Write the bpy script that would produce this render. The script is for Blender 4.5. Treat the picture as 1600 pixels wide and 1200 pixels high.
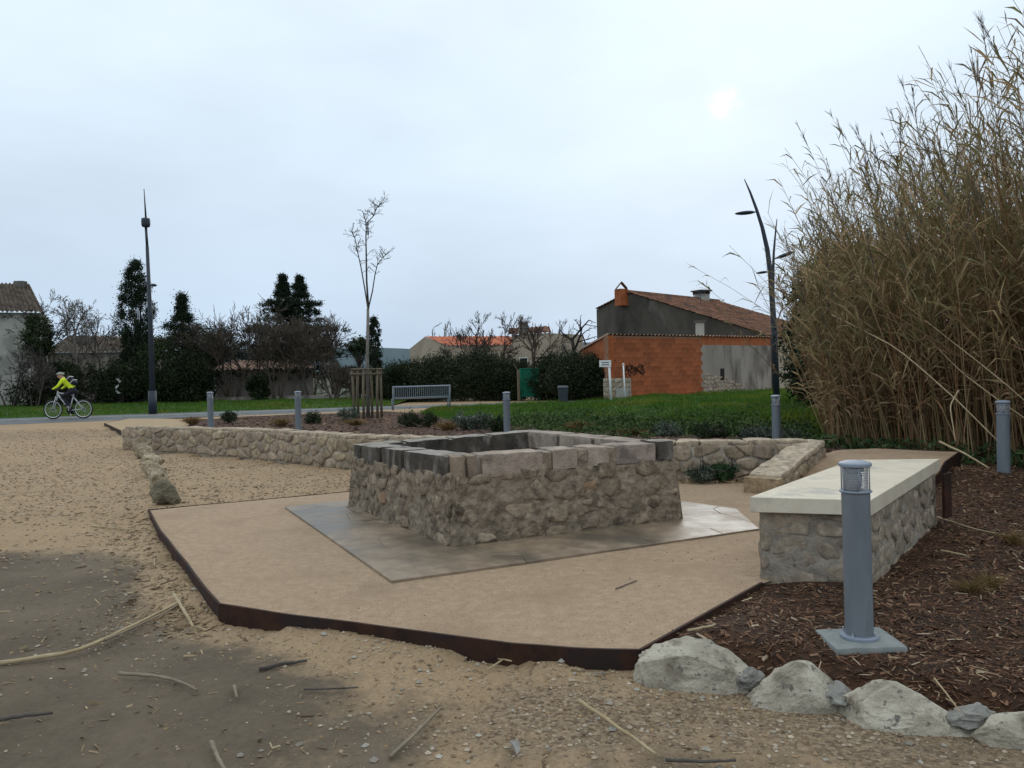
import bpy, bmesh, math, random
import numpy as np
from mathutils import Vector, Matrix, Euler, noise as mnoise
from mathutils.geometry import delaunay_2d_cdt

for o in list(bpy.data.objects):
    bpy.data.objects.remove(o)
scn = bpy.context.scene
COL = scn.collection
R = math.radians

# ------------------------------------------------------------------ camera
HC = 1.37                       # eye height above the sandy path
F = 1250.0                      # focal length in photo pixels (1600 wide)
cam_d = bpy.data.cameras.new('camera')
cam = bpy.data.objects.new('camera', cam_d)
COL.objects.link(cam)
cam_d.sensor_width = 36.0
cam_d.lens = 36.0 * F / 1600.0
cam_d.clip_start = 0.05
cam_d.clip_end = 6000
CAMR = (Matrix.Rotation(R(90 - 0.87), 3, 'X') @ Matrix.Rotation(R(-1.3), 3, 'Z'))
cam.matrix_world = Matrix.Translation((0, 0, HC)) @ CAMR.to_4x4()
scn.camera = cam

# ------------------------------------------------------------------ sky, sun
SUN_AZ, SUN_EL = R(15.2), R(17.6)
SUND = Vector((math.sin(SUN_AZ) * math.cos(SUN_EL), math.cos(SUN_AZ) * math.cos(SUN_EL), math.sin(SUN_EL)))
world = bpy.data.worlds.new('World')
scn.world = world
world.use_nodes = True
wt = world.node_tree
wt.nodes.clear()
def wn(t, **k):
    n = wt.nodes.new(t)
    for a, b in k.items():
        setattr(n, a, b)
    return n
def wmath(op, a, b=None, clamp=False):
    n = wn('ShaderNodeMath', operation=op, use_clamp=clamp)
    for i, v in enumerate((a, b)):
        if v is None:
            continue
        if isinstance(v, (int, float)):
            n.inputs[i].default_value = v
        else:
            wt.links.new(v, n.inputs[i])
    return n.outputs[0]
sky = wn('ShaderNodeTexSky', sky_type='NISHITA', sun_disc=False, sun_elevation=SUN_EL, sun_rotation=SUN_AZ,
         air_density=1.0, dust_density=3.0)
bg_clear = wn('ShaderNodeBackground'); bg_clear.inputs[1].default_value = 0.05
wt.links.new(sky.outputs[0], bg_clear.inputs[0])
tc = wn('ShaderNodeTexCoord')
nrm = wn('ShaderNodeVectorMath', operation='NORMALIZE'); wt.links.new(tc.outputs['Generated'], nrm.inputs[0])
sep = wn('ShaderNodeSeparateXYZ'); wt.links.new(nrm.outputs[0], sep.inputs[0])
zc = wmath('MAXIMUM', sep.outputs[2], 0.0)
# cloud relief, the same all round the sky
mp = wn('ShaderNodeMapping'); mp.inputs['Scale'].default_value = (1.0, 1.0, 2.6); wt.links.new(nrm.outputs[0], mp.inputs[0])
cn = wn('ShaderNodeTexNoise'); cn.inputs['Scale'].default_value = 2.6; cn.inputs['Detail'].default_value = 6; cn.inputs['Roughness'].default_value = 0.5
wt.links.new(mp.outputs[0], cn.inputs['Vector'])
cl = wmath('MULTIPLY_ADD', cn.outputs[0], 0.42); wt.nodes[-1].inputs[2].default_value = 0.79
# veiled sun
dt = wn('ShaderNodeVectorMath', operation='DOT_PRODUCT'); wt.links.new(nrm.outputs[0], dt.inputs[0]); dt.inputs[1].default_value = SUND
dpos = wmath('MAXIMUM', dt.outputs['Value'], 0.0)
halo = wmath('POWER', dpos, 14.0)
spot = wmath('POWER', dpos, 12000.0)
sn = wn('ShaderNodeTexNoise'); sn.inputs['Scale'].default_value = 48; sn.inputs['Detail'].default_value = 4
wt.links.new(mp.outputs[0], sn.inputs['Vector'])
spot = wmath('MULTIPLY', spot, wmath('POWER', sn.outputs[0], 3.0))
gr = wn('ShaderNodeMix', data_type='RGBA')
wt.links.new(wmath('POWER', zc, 0.75), gr.inputs['Factor'])
gr.inputs['A'].default_value = (0.475, 0.61, 0.775, 1)      # overcast near the horizon
gr.inputs['B'].default_value = (1.04, 1.15, 1.22, 1)      # overcast overhead
br = wmath('ADD', wmath('ADD', cl, wmath('MULTIPLY', halo, 0.07)), wmath('MULTIPLY', spot, 3.2))
sc = wn('ShaderNodeVectorMath', operation='SCALE')
wt.links.new(gr.outputs['Result'], sc.inputs[0]); wt.links.new(br, sc.inputs['Scale'])
bg_cloud = wn('ShaderNodeBackground'); bg_cloud.inputs[1].default_value = 1.05
wt.links.new(sc.outputs[0], bg_cloud.inputs[0])
mx = wn('ShaderNodeMixShader'); mx.inputs[0].default_value = 0.975       # cloud cover
wt.links.new(bg_clear.outputs[0], mx.inputs[1]); wt.links.new(bg_cloud.outputs[0], mx.inputs[2])
wo = wn('ShaderNodeOutputWorld'); wt.links.new(mx.outputs[0], wo.inputs[0])

sl = bpy.data.lights.new('sun', 'SUN'); sl.energy = 0.6; sl.angle = R(25); sl.color = (1, 0.95, 0.88)
so = bpy.data.objects.new('sun', sl); COL.objects.link(so)
so.rotation_euler = (-SUND).to_track_quat('-Z', 'Y').to_euler()
scn.view_settings.view_transform = 'Standard'
scn.view_settings.look = 'None'
scn.view_settings.gamma = 1.0
scn.view_settings.use_curve_mapping = False
scn.view_settings.exposure = 0.0
scn.cycles.max_bounces = 5; scn.cycles.diffuse_bounces = 3; scn.cycles.glossy_bounces = 2; scn.cycles.transmission_bounces = 4; scn.cycles.transparent_max_bounces = 4

# ------------------------------------------------------------------ helpers
def ray(px, py):
    return CAMR @ Vector(((px - 800) / F, (600 - py) / F, -1.0))
def at(px, py, z=0.0):
    """the point at height z seen at this place of the photo"""
    d = ray(px, py); t = (z - HC) / d.z
    return Vector((d.x * t, d.y * t, z))
def atd(px, py, Y):
    d = ray(px, py); t = Y / d.y
    return Vector((d.x * t, Y, HC + d.z * t))
def sm(a, b, x):
    t = np.clip((x - a) / (b - a), 0, 1)
    return t * t * (3 - 2 * t)
_rng0 = np.random.default_rng(5)
_lat = _rng0.random((64, 64))
def vnoise(x, y):
    """cheap periodic value noise, arrays in, 0..1 out"""
    x = np.asarray(x, float); y = np.asarray(y, float)
    xi = np.floor(x).astype(int); yi = np.floor(y).astype(int)
    fx = x - xi; fy = y - yi
    fx = fx * fx * (3 - 2 * fx); fy = fy * fy * (3 - 2 * fy)
    a = _lat[xi % 64, yi % 64]; b = _lat[(xi + 1) % 64, yi % 64]
    c = _lat[xi % 64, (yi + 1) % 64]; d = _lat[(xi + 1) % 64, (yi + 1) % 64]
    return (a * (1 - fx) + b * fx) * (1 - fy) + (c * (1 - fx) + d * fx) * fy
def fbm(x, y, o=4):
    s = 0; a = 0.5; t = 0
    for i in range(o):
        s = s + a * vnoise(x * 2 ** i + 17 * i, y * 2 ** i + 9 * i); t += a; a *= 0.5
    return s / t
def n3(p, s=1.0):
    return mnoise.noise(Vector(p) * s)

class MB:
    """collects vertices, faces and vertex colours of ONE mesh"""
    def __init__(self):
        self.v = []; self.t = []; self.q = []; self.c = []; self.n = 0; self.tm = []; self.qm = []
    def add(self, v, tris=None, quads=None, col=None, mi=0):
        v = np.asarray(v, float).reshape(-1, 3)
        if tris is not None and len(tris):
            t = np.asarray(tris, int).reshape(-1, 3) + self.n
            self.t.append(t); self.tm.append(np.full(len(t), mi))
        if quads is not None and len(quads):
            q = np.asarray(quads, int).reshape(-1, 4) + self.n
            self.q.append(q); self.qm.append(np.full(len(q), mi))
        if col is None:
            col = (1, 1, 1)
        c = np.asarray(col, float)
        if c.ndim == 1:
            c = np.tile(c[:3], (len(v), 1))
        self.v.append(v); self.c.append(c); self.n += len(v)
        return self
    def mesh(self, name, smooth=False, origin=(0, 0, 0)):
        me = bpy.data.meshes.new(name)
        v = np.concatenate(self.v) - np.asarray(origin, float)
        t = np.concatenate(self.t) if self.t else np.zeros((0, 3), int)
        q = np.concatenate(self.q) if self.q else np.zeros((0, 4), int)
        mi = np.concatenate(self.tm + self.qm) if (self.tm or self.qm) else np.zeros(0)
        me.vertices.add(len(v)); me.vertices.foreach_set('co', v.astype(np.float32).ravel())
        lv = np.concatenate([t.ravel(), q.ravel()]).astype(np.int32)
        me.loops.add(len(lv)); me.loops.foreach_set('vertex_index', lv)
        st = np.concatenate([np.arange(len(t)) * 3, len(t) * 3 + np.arange(len(q)) * 4]).astype(np.int32)
        me.polygons.add(len(st)); me.polygons.foreach_set('loop_start', st)
        me.polygons.foreach_set('material_index', mi.astype(np.int32))
        me.polygons.foreach_set('use_smooth', np.full(len(st), bool(smooth)))
        me.update(calc_edges=True)
        me.validate()
        ca = me.color_attributes.new('Col', 'FLOAT_COLOR', 'POINT')
        c = np.concatenate(self.c)
        ca.data.foreach_set('color', np.concatenate([c, np.ones((len(c), 1))], 1).astype(np.float32).ravel())
        return me
    def build(self, name, mat, parent=None, smooth=False):
        org = (0, 0, 0)
        if parent is not None:
            org = tuple(WLOC[parent.name])
        me = self.mesh(name, smooth, org)
        for m in (mat if isinstance(mat, (list, tuple)) else [mat]):
            me.materials.append(M[m])
        o = bpy.data.objects.new(name, me); COL.objects.link(o)
        if parent is not None:
            o.parent = parent; WLOC[o.name] = org
        else:
            WLOC[o.name] = (0, 0, 0)
        return o
WLOC = {}
def empty(name, loc, label=None, cat=None, group=None):
    o = bpy.data.objects.new(name, None); o.empty_display_size = 0.2
    COL.objects.link(o); o.location = loc; WLOC[o.name] = tuple(loc)
    if label:
        tag(o, label, cat, group)
    return o
def tag(o, label=None, cat=None, group=None, kind=None):
    if label: o['label'] = label
    if cat: o['category'] = cat
    if group: o['group'] = group
    if kind: o['kind'] = kind
    return o
def structure(o):
    o['kind'] = 'structure'; return o
def copy_tree(o, parent=None):
    c = o.copy(); COL.objects.link(c); c.parent = parent
    for ch in [x for x in bpy.data.objects if x.parent == o]:
        copy_tree(ch, c)
    return c

BOXF = [(0, 3, 2, 1), (4, 5, 6, 7), (0, 1, 5, 4), (1, 2, 6, 5), (2, 3, 7, 6), (3, 0, 4, 7)]
def hexa(mb, p, col=None, mi=0):
    """p: 4 lower corners counter-clockwise then 4 upper"""
    mb.add([tuple(a) for a in p], quads=BOXF, col=col, mi=mi); return mb
def box(mb, c, s, rz=0.0, col=None, mi=0):
    x, y, z = s[0] / 2, s[1] / 2, s[2] / 2
    pts = [(-x, -y, -z), (x, -y, -z), (x, y, -z), (-x, y, -z), (-x, -y, z), (x, -y, z), (x, y, z), (-x, y, z)]
    ca, sa = math.cos(rz), math.sin(rz)
    return hexa(mb, [(c[0] + a * ca - b * sa, c[1] + a * sa + b * ca, c[2] + d) for a, b, d in pts], col, mi)
def sweep(mb, P, Rd, sides=4, col=None, cap=True, mi=0):
    """N tubes of K points each: P (N,K,3), Rd (N,K); col (N,3) or (3,)"""
    P = np.asarray(P, float); Rd = np.asarray(Rd, float)
    if P.ndim == 2:
        P = P[None]; Rd = Rd[None]
    N, K, _ = P.shape
    T = np.empty_like(P); T[:, 1:-1] = P[:, 2:] - P[:, :-2]; T[:, 0] = P[:, 1] - P[:, 0]; T[:, -1] = P[:, -1] - P[:, -2]
    T /= np.linalg.norm(T, axis=2, keepdims=True) + 1e-12
    mean = T.mean(1); ref = np.where(np.abs(mean[:, 2:3]) > 0.8, np.array([[1.0, 0, 0]]), np.array([[0, 0, 1.0]]))
    A = np.cross(T, ref[:, None, :]); A /= np.linalg.norm(A, axis=2, keepdims=True) + 1e-12
    B = np.cross(T, A)
    ang = np.arange(sides) * 2 * np.pi / sides
    V = P[:, :, None, :] + Rd[:, :, None, None] * (np.cos(ang)[None, None, :, None] * A[:, :, None, :] + np.sin(ang)[None, None, :, None] * B[:, :, None, :])
    idx = np.arange(N * K * sides).reshape(N, K, sides)
    a = idx[:, :-1, :]; b = idx[:, 1:, :]
    q = np.stack([a, np.roll(a, -1, 2), np.roll(b, -1, 2), b], -1).reshape(-1, 4)
    c = col
    if col is not None and np.ndim(col) == 2:
        c = np.repeat(np.asarray(col), K * sides, 0)
    tris = None
    if cap:
        tl = []
        for i in range(1, sides - 1):
            tl.append(np.stack([idx[:, 0, 0], idx[:, 0, i + 1], idx[:, 0, i]], -1))
            tl.append(np.stack([idx[:, -1, 0], idx[:, -1, i], idx[:, -1, i + 1]], -1))
        tris = np.concatenate(tl)
    mb.add(V.reshape(-1, 3), tris=tris, quads=q, col=c, mi=mi)
    return mb
def tube(mb, pts, r, sides=8, col=None, mi=0):
    pts = np.asarray([tuple(p) for p in pts], float)
    r = np.full(len(pts), r) if np.isscalar(r) else np.asarray(r, float)
    return sweep(mb, pts[None], r[None], sides, col, True, mi)
def lathe(mb, c, prof, sides=24, col=None, mi=0, axis=(0, 0, 1)):
    """prof: list of (radius, height) bottom to top, closed with caps"""
    rot = Vector((0, 0, 1)).rotation_difference(Vector(axis)).to_matrix()
    v = []
    for r, z in prof:
        for k in range(sides):
            a = 2 * math.pi * k / sides
            p = rot @ Vector((r * math.cos(a), r * math.sin(a), z)); v.append((c[0] + p.x, c[1] + p.y, c[2] + p.z))
    q = []; t = []
    for i in range(len(prof) - 1):
        for k in range(sides):
            k2 = (k + 1) % sides
            q.append((i * sides + k, i * sides + k2, (i + 1) * sides + k2, (i + 1) * sides + k))
    e = (len(prof) - 1) * sides
    for k in range(1, sides - 1):
        t.append((0, k + 1, k)); t.append((e, e + k, e + k + 1))
    return mb.add(v, tris=t, quads=q, col=col, mi=mi)
def inpoly(poly, x, y):
    p = np.asarray([(a[0], a[1]) for a in poly]); x = np.asarray(x); y = np.asarray(y)
    ins = np.zeros(x.shape, bool); j = len(p) - 1
    for i in range(len(p)):
        c = ((p[i, 1] > y) != (p[j, 1] > y)) & (x < (p[j, 0] - p[i, 0]) * (y - p[i, 1]) / (p[j, 1] - p[i, 1] + 1e-12) + p[i, 0])
        ins ^= c; j = i
    return ins
def polydist(poly, x, y, closed=True):
    p = np.asarray([(a[0], a[1]) for a in poly]); d = np.full(np.shape(x), 1e9)
    n = len(p)
    for i in range(n if closed else n - 1):
        a = p[i]; b = p[(i + 1) % n]; ab = b - a
        t = np.clip(((x - a[0]) * ab[0] + (y - a[1]) * ab[1]) / (ab @ ab + 1e-12), 0, 1)
        d = np.minimum(d, np.hypot(x - a[0] - t * ab[0], y - a[1] - t * ab[1]))
    return d
def sheet(name, poly, step, zf, mat, colf=None, parent=None, smooth=True):
    """a ground sheet filling a plan outline"""
    poly = [(p[0], p[1]) for p in poly]
    out = []
    for i in range(len(poly)):
        a = poly[i]; b = poly[(i + 1) % len(poly)]
        n = max(1, int(math.hypot(b[0] - a[0], b[1] - a[1]) / step))
        for k in range(n):
            out.append((a[0] + (b[0] - a[0]) * k / n, a[1] + (b[1] - a[1]) * k / n))
    nb = len(out)
    xs = np.array([p[0] for p in out]); ys = np.array([p[1] for p in out])
    gx, gy = np.meshgrid(np.arange(xs.min(), xs.max(), step), np.arange(ys.min(), ys.max(), step))
    gx = gx + (np.arange(gx.shape[0])[:, None] % 2) * step * 0.5
    gx = gx.ravel(); gy = gy.ravel()
    k = inpoly(out, gx, gy); k[k] &= polydist(out, gx[k], gy[k]) > step * 0.45
    vs = [Vector(p) for p in out] + [Vector((a, b)) for a, b in zip(gx[k], gy[k])]
    ed = [(i, (i + 1) % nb) for i in range(nb)]
    v2, e2, f2 = delaunay_2d_cdt(vs, ed, [], 1, 1e-5)[:3]
    x = np.array([v.x for v in v2]); y = np.array([v.y for v in v2])
    z = zf(x, y)
    mb = MB()
    tr = [f for f in f2 if len(f) == 3]
    # upward facing
    T = np.array(tr); ar = (x[T[:, 1]] - x[T[:, 0]]) * (y[T[:, 2]] - y[T[:, 0]]) - (x[T[:, 2]] - x[T[:, 0]]) * (y[T[:, 1]] - y[T[:, 0]])
    T[ar < 0] = T[ar < 0][:, ::-1]
    mb.add(np.stack([x, y, z], 1), tris=T, col=None if colf is None else colf(x, y))
    return mb.build(name, mat, parent, smooth)

# ------------------------------------------------------------------ materials
M = {}
def mat(name, c1, c2=None, scale=4.0, rough=0.85, bump=0.0, bscale=None, detail=4, vcol=False, metal=0.0, spec=0.3,
        c3=None, s3=1.0, t3=(0.5, 0.62), stretch=(1, 1, 1), rough2=None, transl=0.0, bdist=0.02, voro=None, speck=None):
    def tone(c):            # a little deeper and richer than first measured
        if c is None or name in ('white_paint', 'hivis', 'rim', 'reflective', 'bench_stone', 'lamp_glass'): return c
        g_ = .3 * c[0] + .59 * c[1] + .11 * c[2]; return tuple(max(0.0, (g_ + (k - g_) * 1.18) * .88) for k in c)
    c1, c2, c3 = tone(c1), tone(c2), tone(c3)
    m = bpy.data.materials.new(name); m.use_nodes = True
    nt = m.node_tree; nd = nt.nodes; ln = nt.links
    b = nd['Principled BSDF']; b.inputs['Roughness'].default_value = rough; b.inputs['Metallic'].default_value = metal
    b.inputs['Specular IOR Level'].default_value = spec
    tcn = nd.new('ShaderNodeTexCoord'); mpn = nd.new('ShaderNodeMapping'); mpn.inputs['Scale'].default_value = stretch
    ln.new(tcn.outputs['Object'], mpn.inputs[0])
    def noise(s, d=detail, r=0.6):
        n = nd.new('ShaderNodeTexNoise'); n.inputs['Scale'].default_value = s; n.inputs['Detail'].default_value = d
        n.inputs['Roughness'].default_value = r; ln.new(mpn.outputs[0], n.inputs['Vector']); return n.outputs[0]
    def ramp(src, a, bb, ca, cb):
        r = nd.new('ShaderNodeValToRGB'); r.color_ramp.elements[0].position = a; r.color_ramp.elements[1].position = bb
        r.color_ramp.elements[0].color = (*ca, 1); r.color_ramp.elements[1].color = (*cb, 1); ln.new(src, r.inputs[0]); return r.outputs[0]
    def mixc(f, a, bb, mode='MIX'):
        x = nd.new('ShaderNodeMix'); x.data_type = 'RGBA'; x.blend_type = mode
        for s, v in (('Factor', f), ('A', a), ('B', bb)):
            if isinstance(v, (int, float)): x.inputs[s].default_value = v
            elif isinstance(v, tuple): x.inputs[s].default_value = (*v, 1)
            else: ln.new(v, x.inputs[s])
        return x.outputs['Result']
    c2 = c2 or c1
    nz = noise(scale)
    col = ramp(nz, 0.32, 0.68, c1, c2)
    if c3 is not None:
        f3 = ramp(noise(s3), t3[0], t3[1], (0, 0, 0), (1, 1, 1))
        col = mixc(f3, col, c3)
        if rough2 is not None:
            mr = nd.new('ShaderNodeMapRange'); ln.new(f3, mr.inputs[0]); mr.inputs[3].default_value = rough; mr.inputs[4].default_value = rough2
            ln.new(mr.outputs[0], b.inputs['Roughness'])
    if speck is not None:                       # (scale, lo, hi, colour)
        col = mixc(ramp(noise(speck[0], 2), speck[1], speck[2], (0, 0, 0), (1, 1, 1)), col, speck[3])
    if vcol:
        a = nd.new('ShaderNodeAttribute'); a.attribute_name = 'Col'
        col = mixc(1.0, col, a.outputs['Color'], 'MULTIPLY')
    ln.new(col, b.inputs['Base Color'])
    if bump:
        bn = nd.new('ShaderNodeBump'); bn.inputs['Strength'].default_value = bump; bn.inputs['Distance'].default_value = bdist
        h = noise(bscale or scale * 3, 5, 0.68)
        if voro:
            vv = nd.new('ShaderNodeTexVoronoi'); vv.inputs['Scale'].default_value = voro; ln.new(mpn.outputs[0], vv.inputs['Vector'])
            ad = nd.new('ShaderNodeMath'); ad.operation = 'ADD'; ln.new(h, ad.inputs[0]); ln.new(vv.outputs['Distance'], ad.inputs[1]); h = ad.outputs[0]
        ln.new(h, bn.inputs['Height']); ln.new(bn.outputs[0], b.inputs['Normal'])
    if transl:
        tr = nd.new('ShaderNodeBsdfTranslucent'); ln.new(col, tr.inputs[0])
        ms = nd.new('ShaderNodeMixShader'); ms.inputs[0].default_value = transl
        ln.new(b.outputs[0], ms.inputs[1]); ln.new(tr.outputs[0], ms.inputs[2]); ln.new(ms.outputs[0], nd['Material Output'].inputs[0])
    M[name] = m
    return m
mat('deck_sand', (0.355, 0.255, 0.175), (0.46, 0.34, 0.24), 14, 0.9, 0.7, 130, c3=(0.32, 0.228, 0.155), s3=1.6, t3=(0.5, 0.75), speck=(70, 0.58, 0.70, (0.15, 0.10, 0.065)), bdist=0.006)
mat('path_sand', (0.37, 0.27, 0.17), (0.43, 0.32, 0.21), 3, 0.9, 0.3, 140, bdist=0.006)
mat('mulch', (0.03, 0.015, 0.009), (0.11, 0.055, 0.03), 40, 0.9, 0.9, 60, bdist=0.03, c3=(0.05, 0.03, 0.02), s3=3)
mat('chips', (0.75, 0.75, 0.75), (1.1, 1.05, 1), 30, 0.85, vcol=True)
mat('pebbles', (0.8, 0.8, 0.8), (1.1, 1.08, 1.05), 60, 0.85, vcol=True)
mat('corten', (0.022, 0.011, 0.008), (0.060, 0.025, 0.014), 9, 0.8, 0.3, 60, c3=(0.025, 0.016, 0.014), s3=3.0)
mat('wall_mortar', (0.27, 0.235, 0.195), (0.43, 0.375, 0.31), 12, 0.95, 0.8, 45, bdist=0.02)
mat('rubble', (0.30, 0.25, 0.195), (0.56, 0.475, 0.38), 13, 0.9, 0.8, 40, vcol=True, bdist=0.02, c3=(0.24, 0.205, 0.165), s3=10, t3=(0.5, 0.68))
mat('basin_mortar', (0.17, 0.136, 0.10), (0.43, 0.35, 0.27), 9, 0.95, 1.0, 26, bdist=0.035, c3=(0.36, 0.30, 0.235), s3=3.2, t3=(0.50, 0.72), voro=16)
mat('basin_stone', (0.22, 0.178, 0.135), (0.50, 0.415, 0.33), 10, 0.9, 1.0, 32, vcol=True, bdist=0.03, c3=(0.16, 0.13, 0.105), s3=8)
mat('coping', (0.33, 0.275, 0.228), (0.52, 0.445, 0.38), 8, 0.85, 1.0, 38, vcol=True, bdist=0.022, c3=(0.22, 0.19, 0.165), s3=7, t3=(0.5, 0.7))
mat('coping_top', (0.26, 0.235, 0.21), (0.46, 0.41, 0.36), 8, 0.85, 1.0, 38, bdist=0.02, c3=(0.10, 0.095, 0.088), s3=5, t3=(0.52, 0.7))
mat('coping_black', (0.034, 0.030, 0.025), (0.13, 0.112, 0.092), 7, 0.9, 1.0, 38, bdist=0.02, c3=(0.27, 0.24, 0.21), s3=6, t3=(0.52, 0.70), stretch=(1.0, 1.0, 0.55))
mat('apron', (0.22, 0.166, 0.117), (0.35, 0.275, 0.203), 7, 0.5, 0.5, 34, vcol=True, spec=0.5, c3=(0.15, 0.125, 0.098), s3=1.3, t3=(0.45, 0.6), rough2=0.28, bdist=0.010)
mat('bench_stone', (0.57, 0.49, 0.365), (0.67, 0.59, 0.46), 5, 0.7, 0.3, 90, bdist=0.003, c3=(0.44, 0.40, 0.335), s3=2.6, t3=(0.56, 0.66), speck=(60, 0.62, 0.72, (0.48, 0.43, 0.34)))
mat('rock', (0.38, 0.345, 0.285), (0.66, 0.61, 0.52), 6, 0.9, 1.0, 30, vcol=True, bdist=0.03, c3=(0.17, 0.145, 0.11), s3=4.5, t3=(0.50, 0.66), speck=(26, 0.60, 0.70, (0.16, 0.15, 0.13)))
mat('cement', (0.20, 0.19, 0.17), (0.36, 0.345, 0.31), 9, 0.9, 0.7, 50, bdist=0.01)
mat('bollard_paint', (0.165, 0.182, 0.20), (0.215, 0.232, 0.25), 9, 0.5, 0.15, 160, stretch=(1, 1, .25), c3=(0.135, 0.145, 0.15), s3=5, t3=(.58, .75), spec=0.4, bdist=0.002)
mat('cap_paint', (0.25, 0.28, 0.33), (0.28, 0.31, 0.36), 20, 0.5, spec=0.4)
mat('zinc', (0.50, 0.52, 0.54), None, 4, 0.45, metal=0.6)
mat('pad_concrete', (0.23, 0.245, 0.235), (0.32, 0.33, 0.315), 12, 0.9, 0.5, 70, bdist=0.006)
mat('dark_paint', (0.022, 0.028, 0.040), (0.030, 0.036, 0.048), 5, 0.5, spec=0.4)
mat('bench_metal', (0.20, 0.225, 0.25), (0.25, 0.275, 0.30), 5, 0.5, metal=0.2)
mat('stake_wood', (0.12, 0.098, 0.07), (0.20, 0.165, 0.12), 6, 0.9, 0.5, 30, stretch=(4, 4, 0.6))
mat('bark', (0.055, 0.047, 0.042), (0.12, 0.105, 0.092), 7, 0.95, 0.6, 20, vcol=True)
mat('bark_pale', (0.15, 0.135, 0.12), (0.25, 0.23, 0.205), 7, 0.95, 0.5, 20)
mat('leaf_dark', (0.020, 0.030, 0.014), (0.045, 0.060, 0.028), 1.2, 0.8, vcol=True, spec=0.15)
mat('leaf_cypress', (0.016, 0.026, 0.016), (0.032, 0.044, 0.025), 1.4, 0.85, vcol=True, spec=0.1)
mat('leaf_olive', (0.035, 0.05, 0.026), (0.075, 0.09, 0.05), 1.2, 0.8, vcol=True, spec=0.2)
mat('leaf_grey', (0.075, 0.095, 0.07), (0.12, 0.14, 0.105), 3, 0.8, vcol=True)
mat('grass', (0.055, 0.115, 0.020), (0.10, 0.18, 0.034), 0.5, 0.8, vcol=True, transl=0.25)
mat('lawn', (0.030, 0.065, 0.014), (0.055, 0.105, 0.022), 1.0, 0.95, 0.7, 30, bdist=0.05, c3=(0.085, 0.075, 0.04), s3=0.7, t3=(0.60, 0.72))
mat('straw', (0.30, 0.22, 0.125), (0.42, 0.32, 0.19), 6, 0.8, vcol=True, transl=0.15)
mat('reed', (1.05, 1.05, 1.03), (1.45, 1.42, 1.34), 1.5, 0.75, vcol=True, transl=0.2)
mat('cane', (0.34, 0.26, 0.16), (0.48, 0.39, 0.26), 9, 0.7, 0.2, 40)
mat('cane_grey', (0.20, 0.165, 0.12), (0.30, 0.25, 0.185), 9, 0.8, 0.2, 40)
mat('asphalt', (0.125, 0.13, 0.135), (0.17, 0.175, 0.18), 3, 0.85, 0.2, 60)
mat('kerb', (0.36, 0.36, 0.34), (0.44, 0.44, 0.42), 3, 0.9)
mat('white_paint', (0.74, 0.74, 0.72), (0.80, 0.80, 0.78), 5, 0.5)
mat('ink', (0.10, 0.11, 0.14), None, 4, 0.7)
mat('clay_block', (0.27, 0.09, 0.045), (0.40, 0.145, 0.075), 3, 0.9, vcol=True, c3=(0.36, 0.20, 0.13), s3=1.1, t3=(0.56, 0.75))
mat('clay_joint', (0.24, 0.13, 0.085), (0.34, 0.20, 0.14), 6, 0.95)
mat('render_grey', (0.27, 0.235, 0.205), (0.37, 0.33, 0.29), 1.2, 0.95, 0.5, 14, c3=(0.13, 0.115, 0.10), s3=1.3, t3=(0.45, 0.62), stretch=(1, 1, 0.28), bdist=0.02)
mat('render_dark', (0.065, 0.059, 0.05), (0.135, 0.12, 0.10), 0.9, 0.95, 0.5, 10, c3=(0.19, 0.175, 0.155), s3=0.8, t3=(0.58, 0.7), stretch=(1, 1, 0.45))
mat('render_pale', (0.36, 0.35, 0.315), (0.46, 0.445, 0.40), 0.8, 0.95, 0.2, 12, c3=(0.28, 0.275, 0.245), s3=0.5)
mat('render_cream', (0.38, 0.31, 0.24), (0.46, 0.39, 0.31), 0.8, 0.95)
mat('tile_old', (0.14, 0.072, 0.05), (0.26, 0.14, 0.095), 2.5, 0.9, 0.3, 12, vcol=True, c3=(0.105, 0.07, 0.055), s3=1.3)
mat('tile_red', (0.44, 0.15, 0.09), (0.55, 0.22, 0.14), 2.0, 0.9, vcol=True)
mat('tile_brown', (0.09, 0.072, 0.058), (0.17, 0.135, 0.105), 3, 0.95, 0.5, 12, vcol=True)
mat('tile_pink', (0.36, 0.25, 0.20), (0.48, 0.35, 0.28), 3, 0.9, vcol=True)
mat('green_mesh', (0.006, 0.10, 0.06), (0.012, 0.15, 0.09), 2, 0.7)
mat('bin_plastic', (0.045, 0.055, 0.065), (0.06, 0.07, 0.08), 4, 0.5)
mat('void_dark', (0.018, 0.015, 0.013), None, 4, 0.9)
mat('hazy_hill_scrub', (0.085, 0.115, 0.125), (0.12, 0.15, 0.16), 0.02, 1.0)  # scrub colour with the blue-grey of distance haze painted in
mat('tyre', (0.018, 0.018, 0.018), None, 4, 0.8)
mat('rim', (0.62, 0.62, 0.60), None, 4, 0.4, metal=0.3)
mat('bike_paint', (0.55, 0.55, 0.56), None, 4, 0.35)
mat('hivis', (0.55, 0.70, 0.02), (0.62, 0.76, 0.04), 6, 0.7)
mat('black_cloth', (0.012, 0.012, 0.018), (0.022, 0.022, 0.03), 8, 0.85)
mat('skin', (0.42, 0.25, 0.18), None, 8, 0.6)
mat('helmet', (0.30, 0.29, 0.26), None, 8, 0.4)
mat('reflective', (0.55, 0.56, 0.56), None, 8, 0.4)
mat('plastic_rag', (0.30, 0.30, 0.29), (0.42, 0.42, 0.40), 8, 0.6)
mat('white_stone', (0.55, 0.53, 0.48), (0.66, 0.64, 0.58), 6, 0.9, 0.6, 20, vcol=True)
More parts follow.
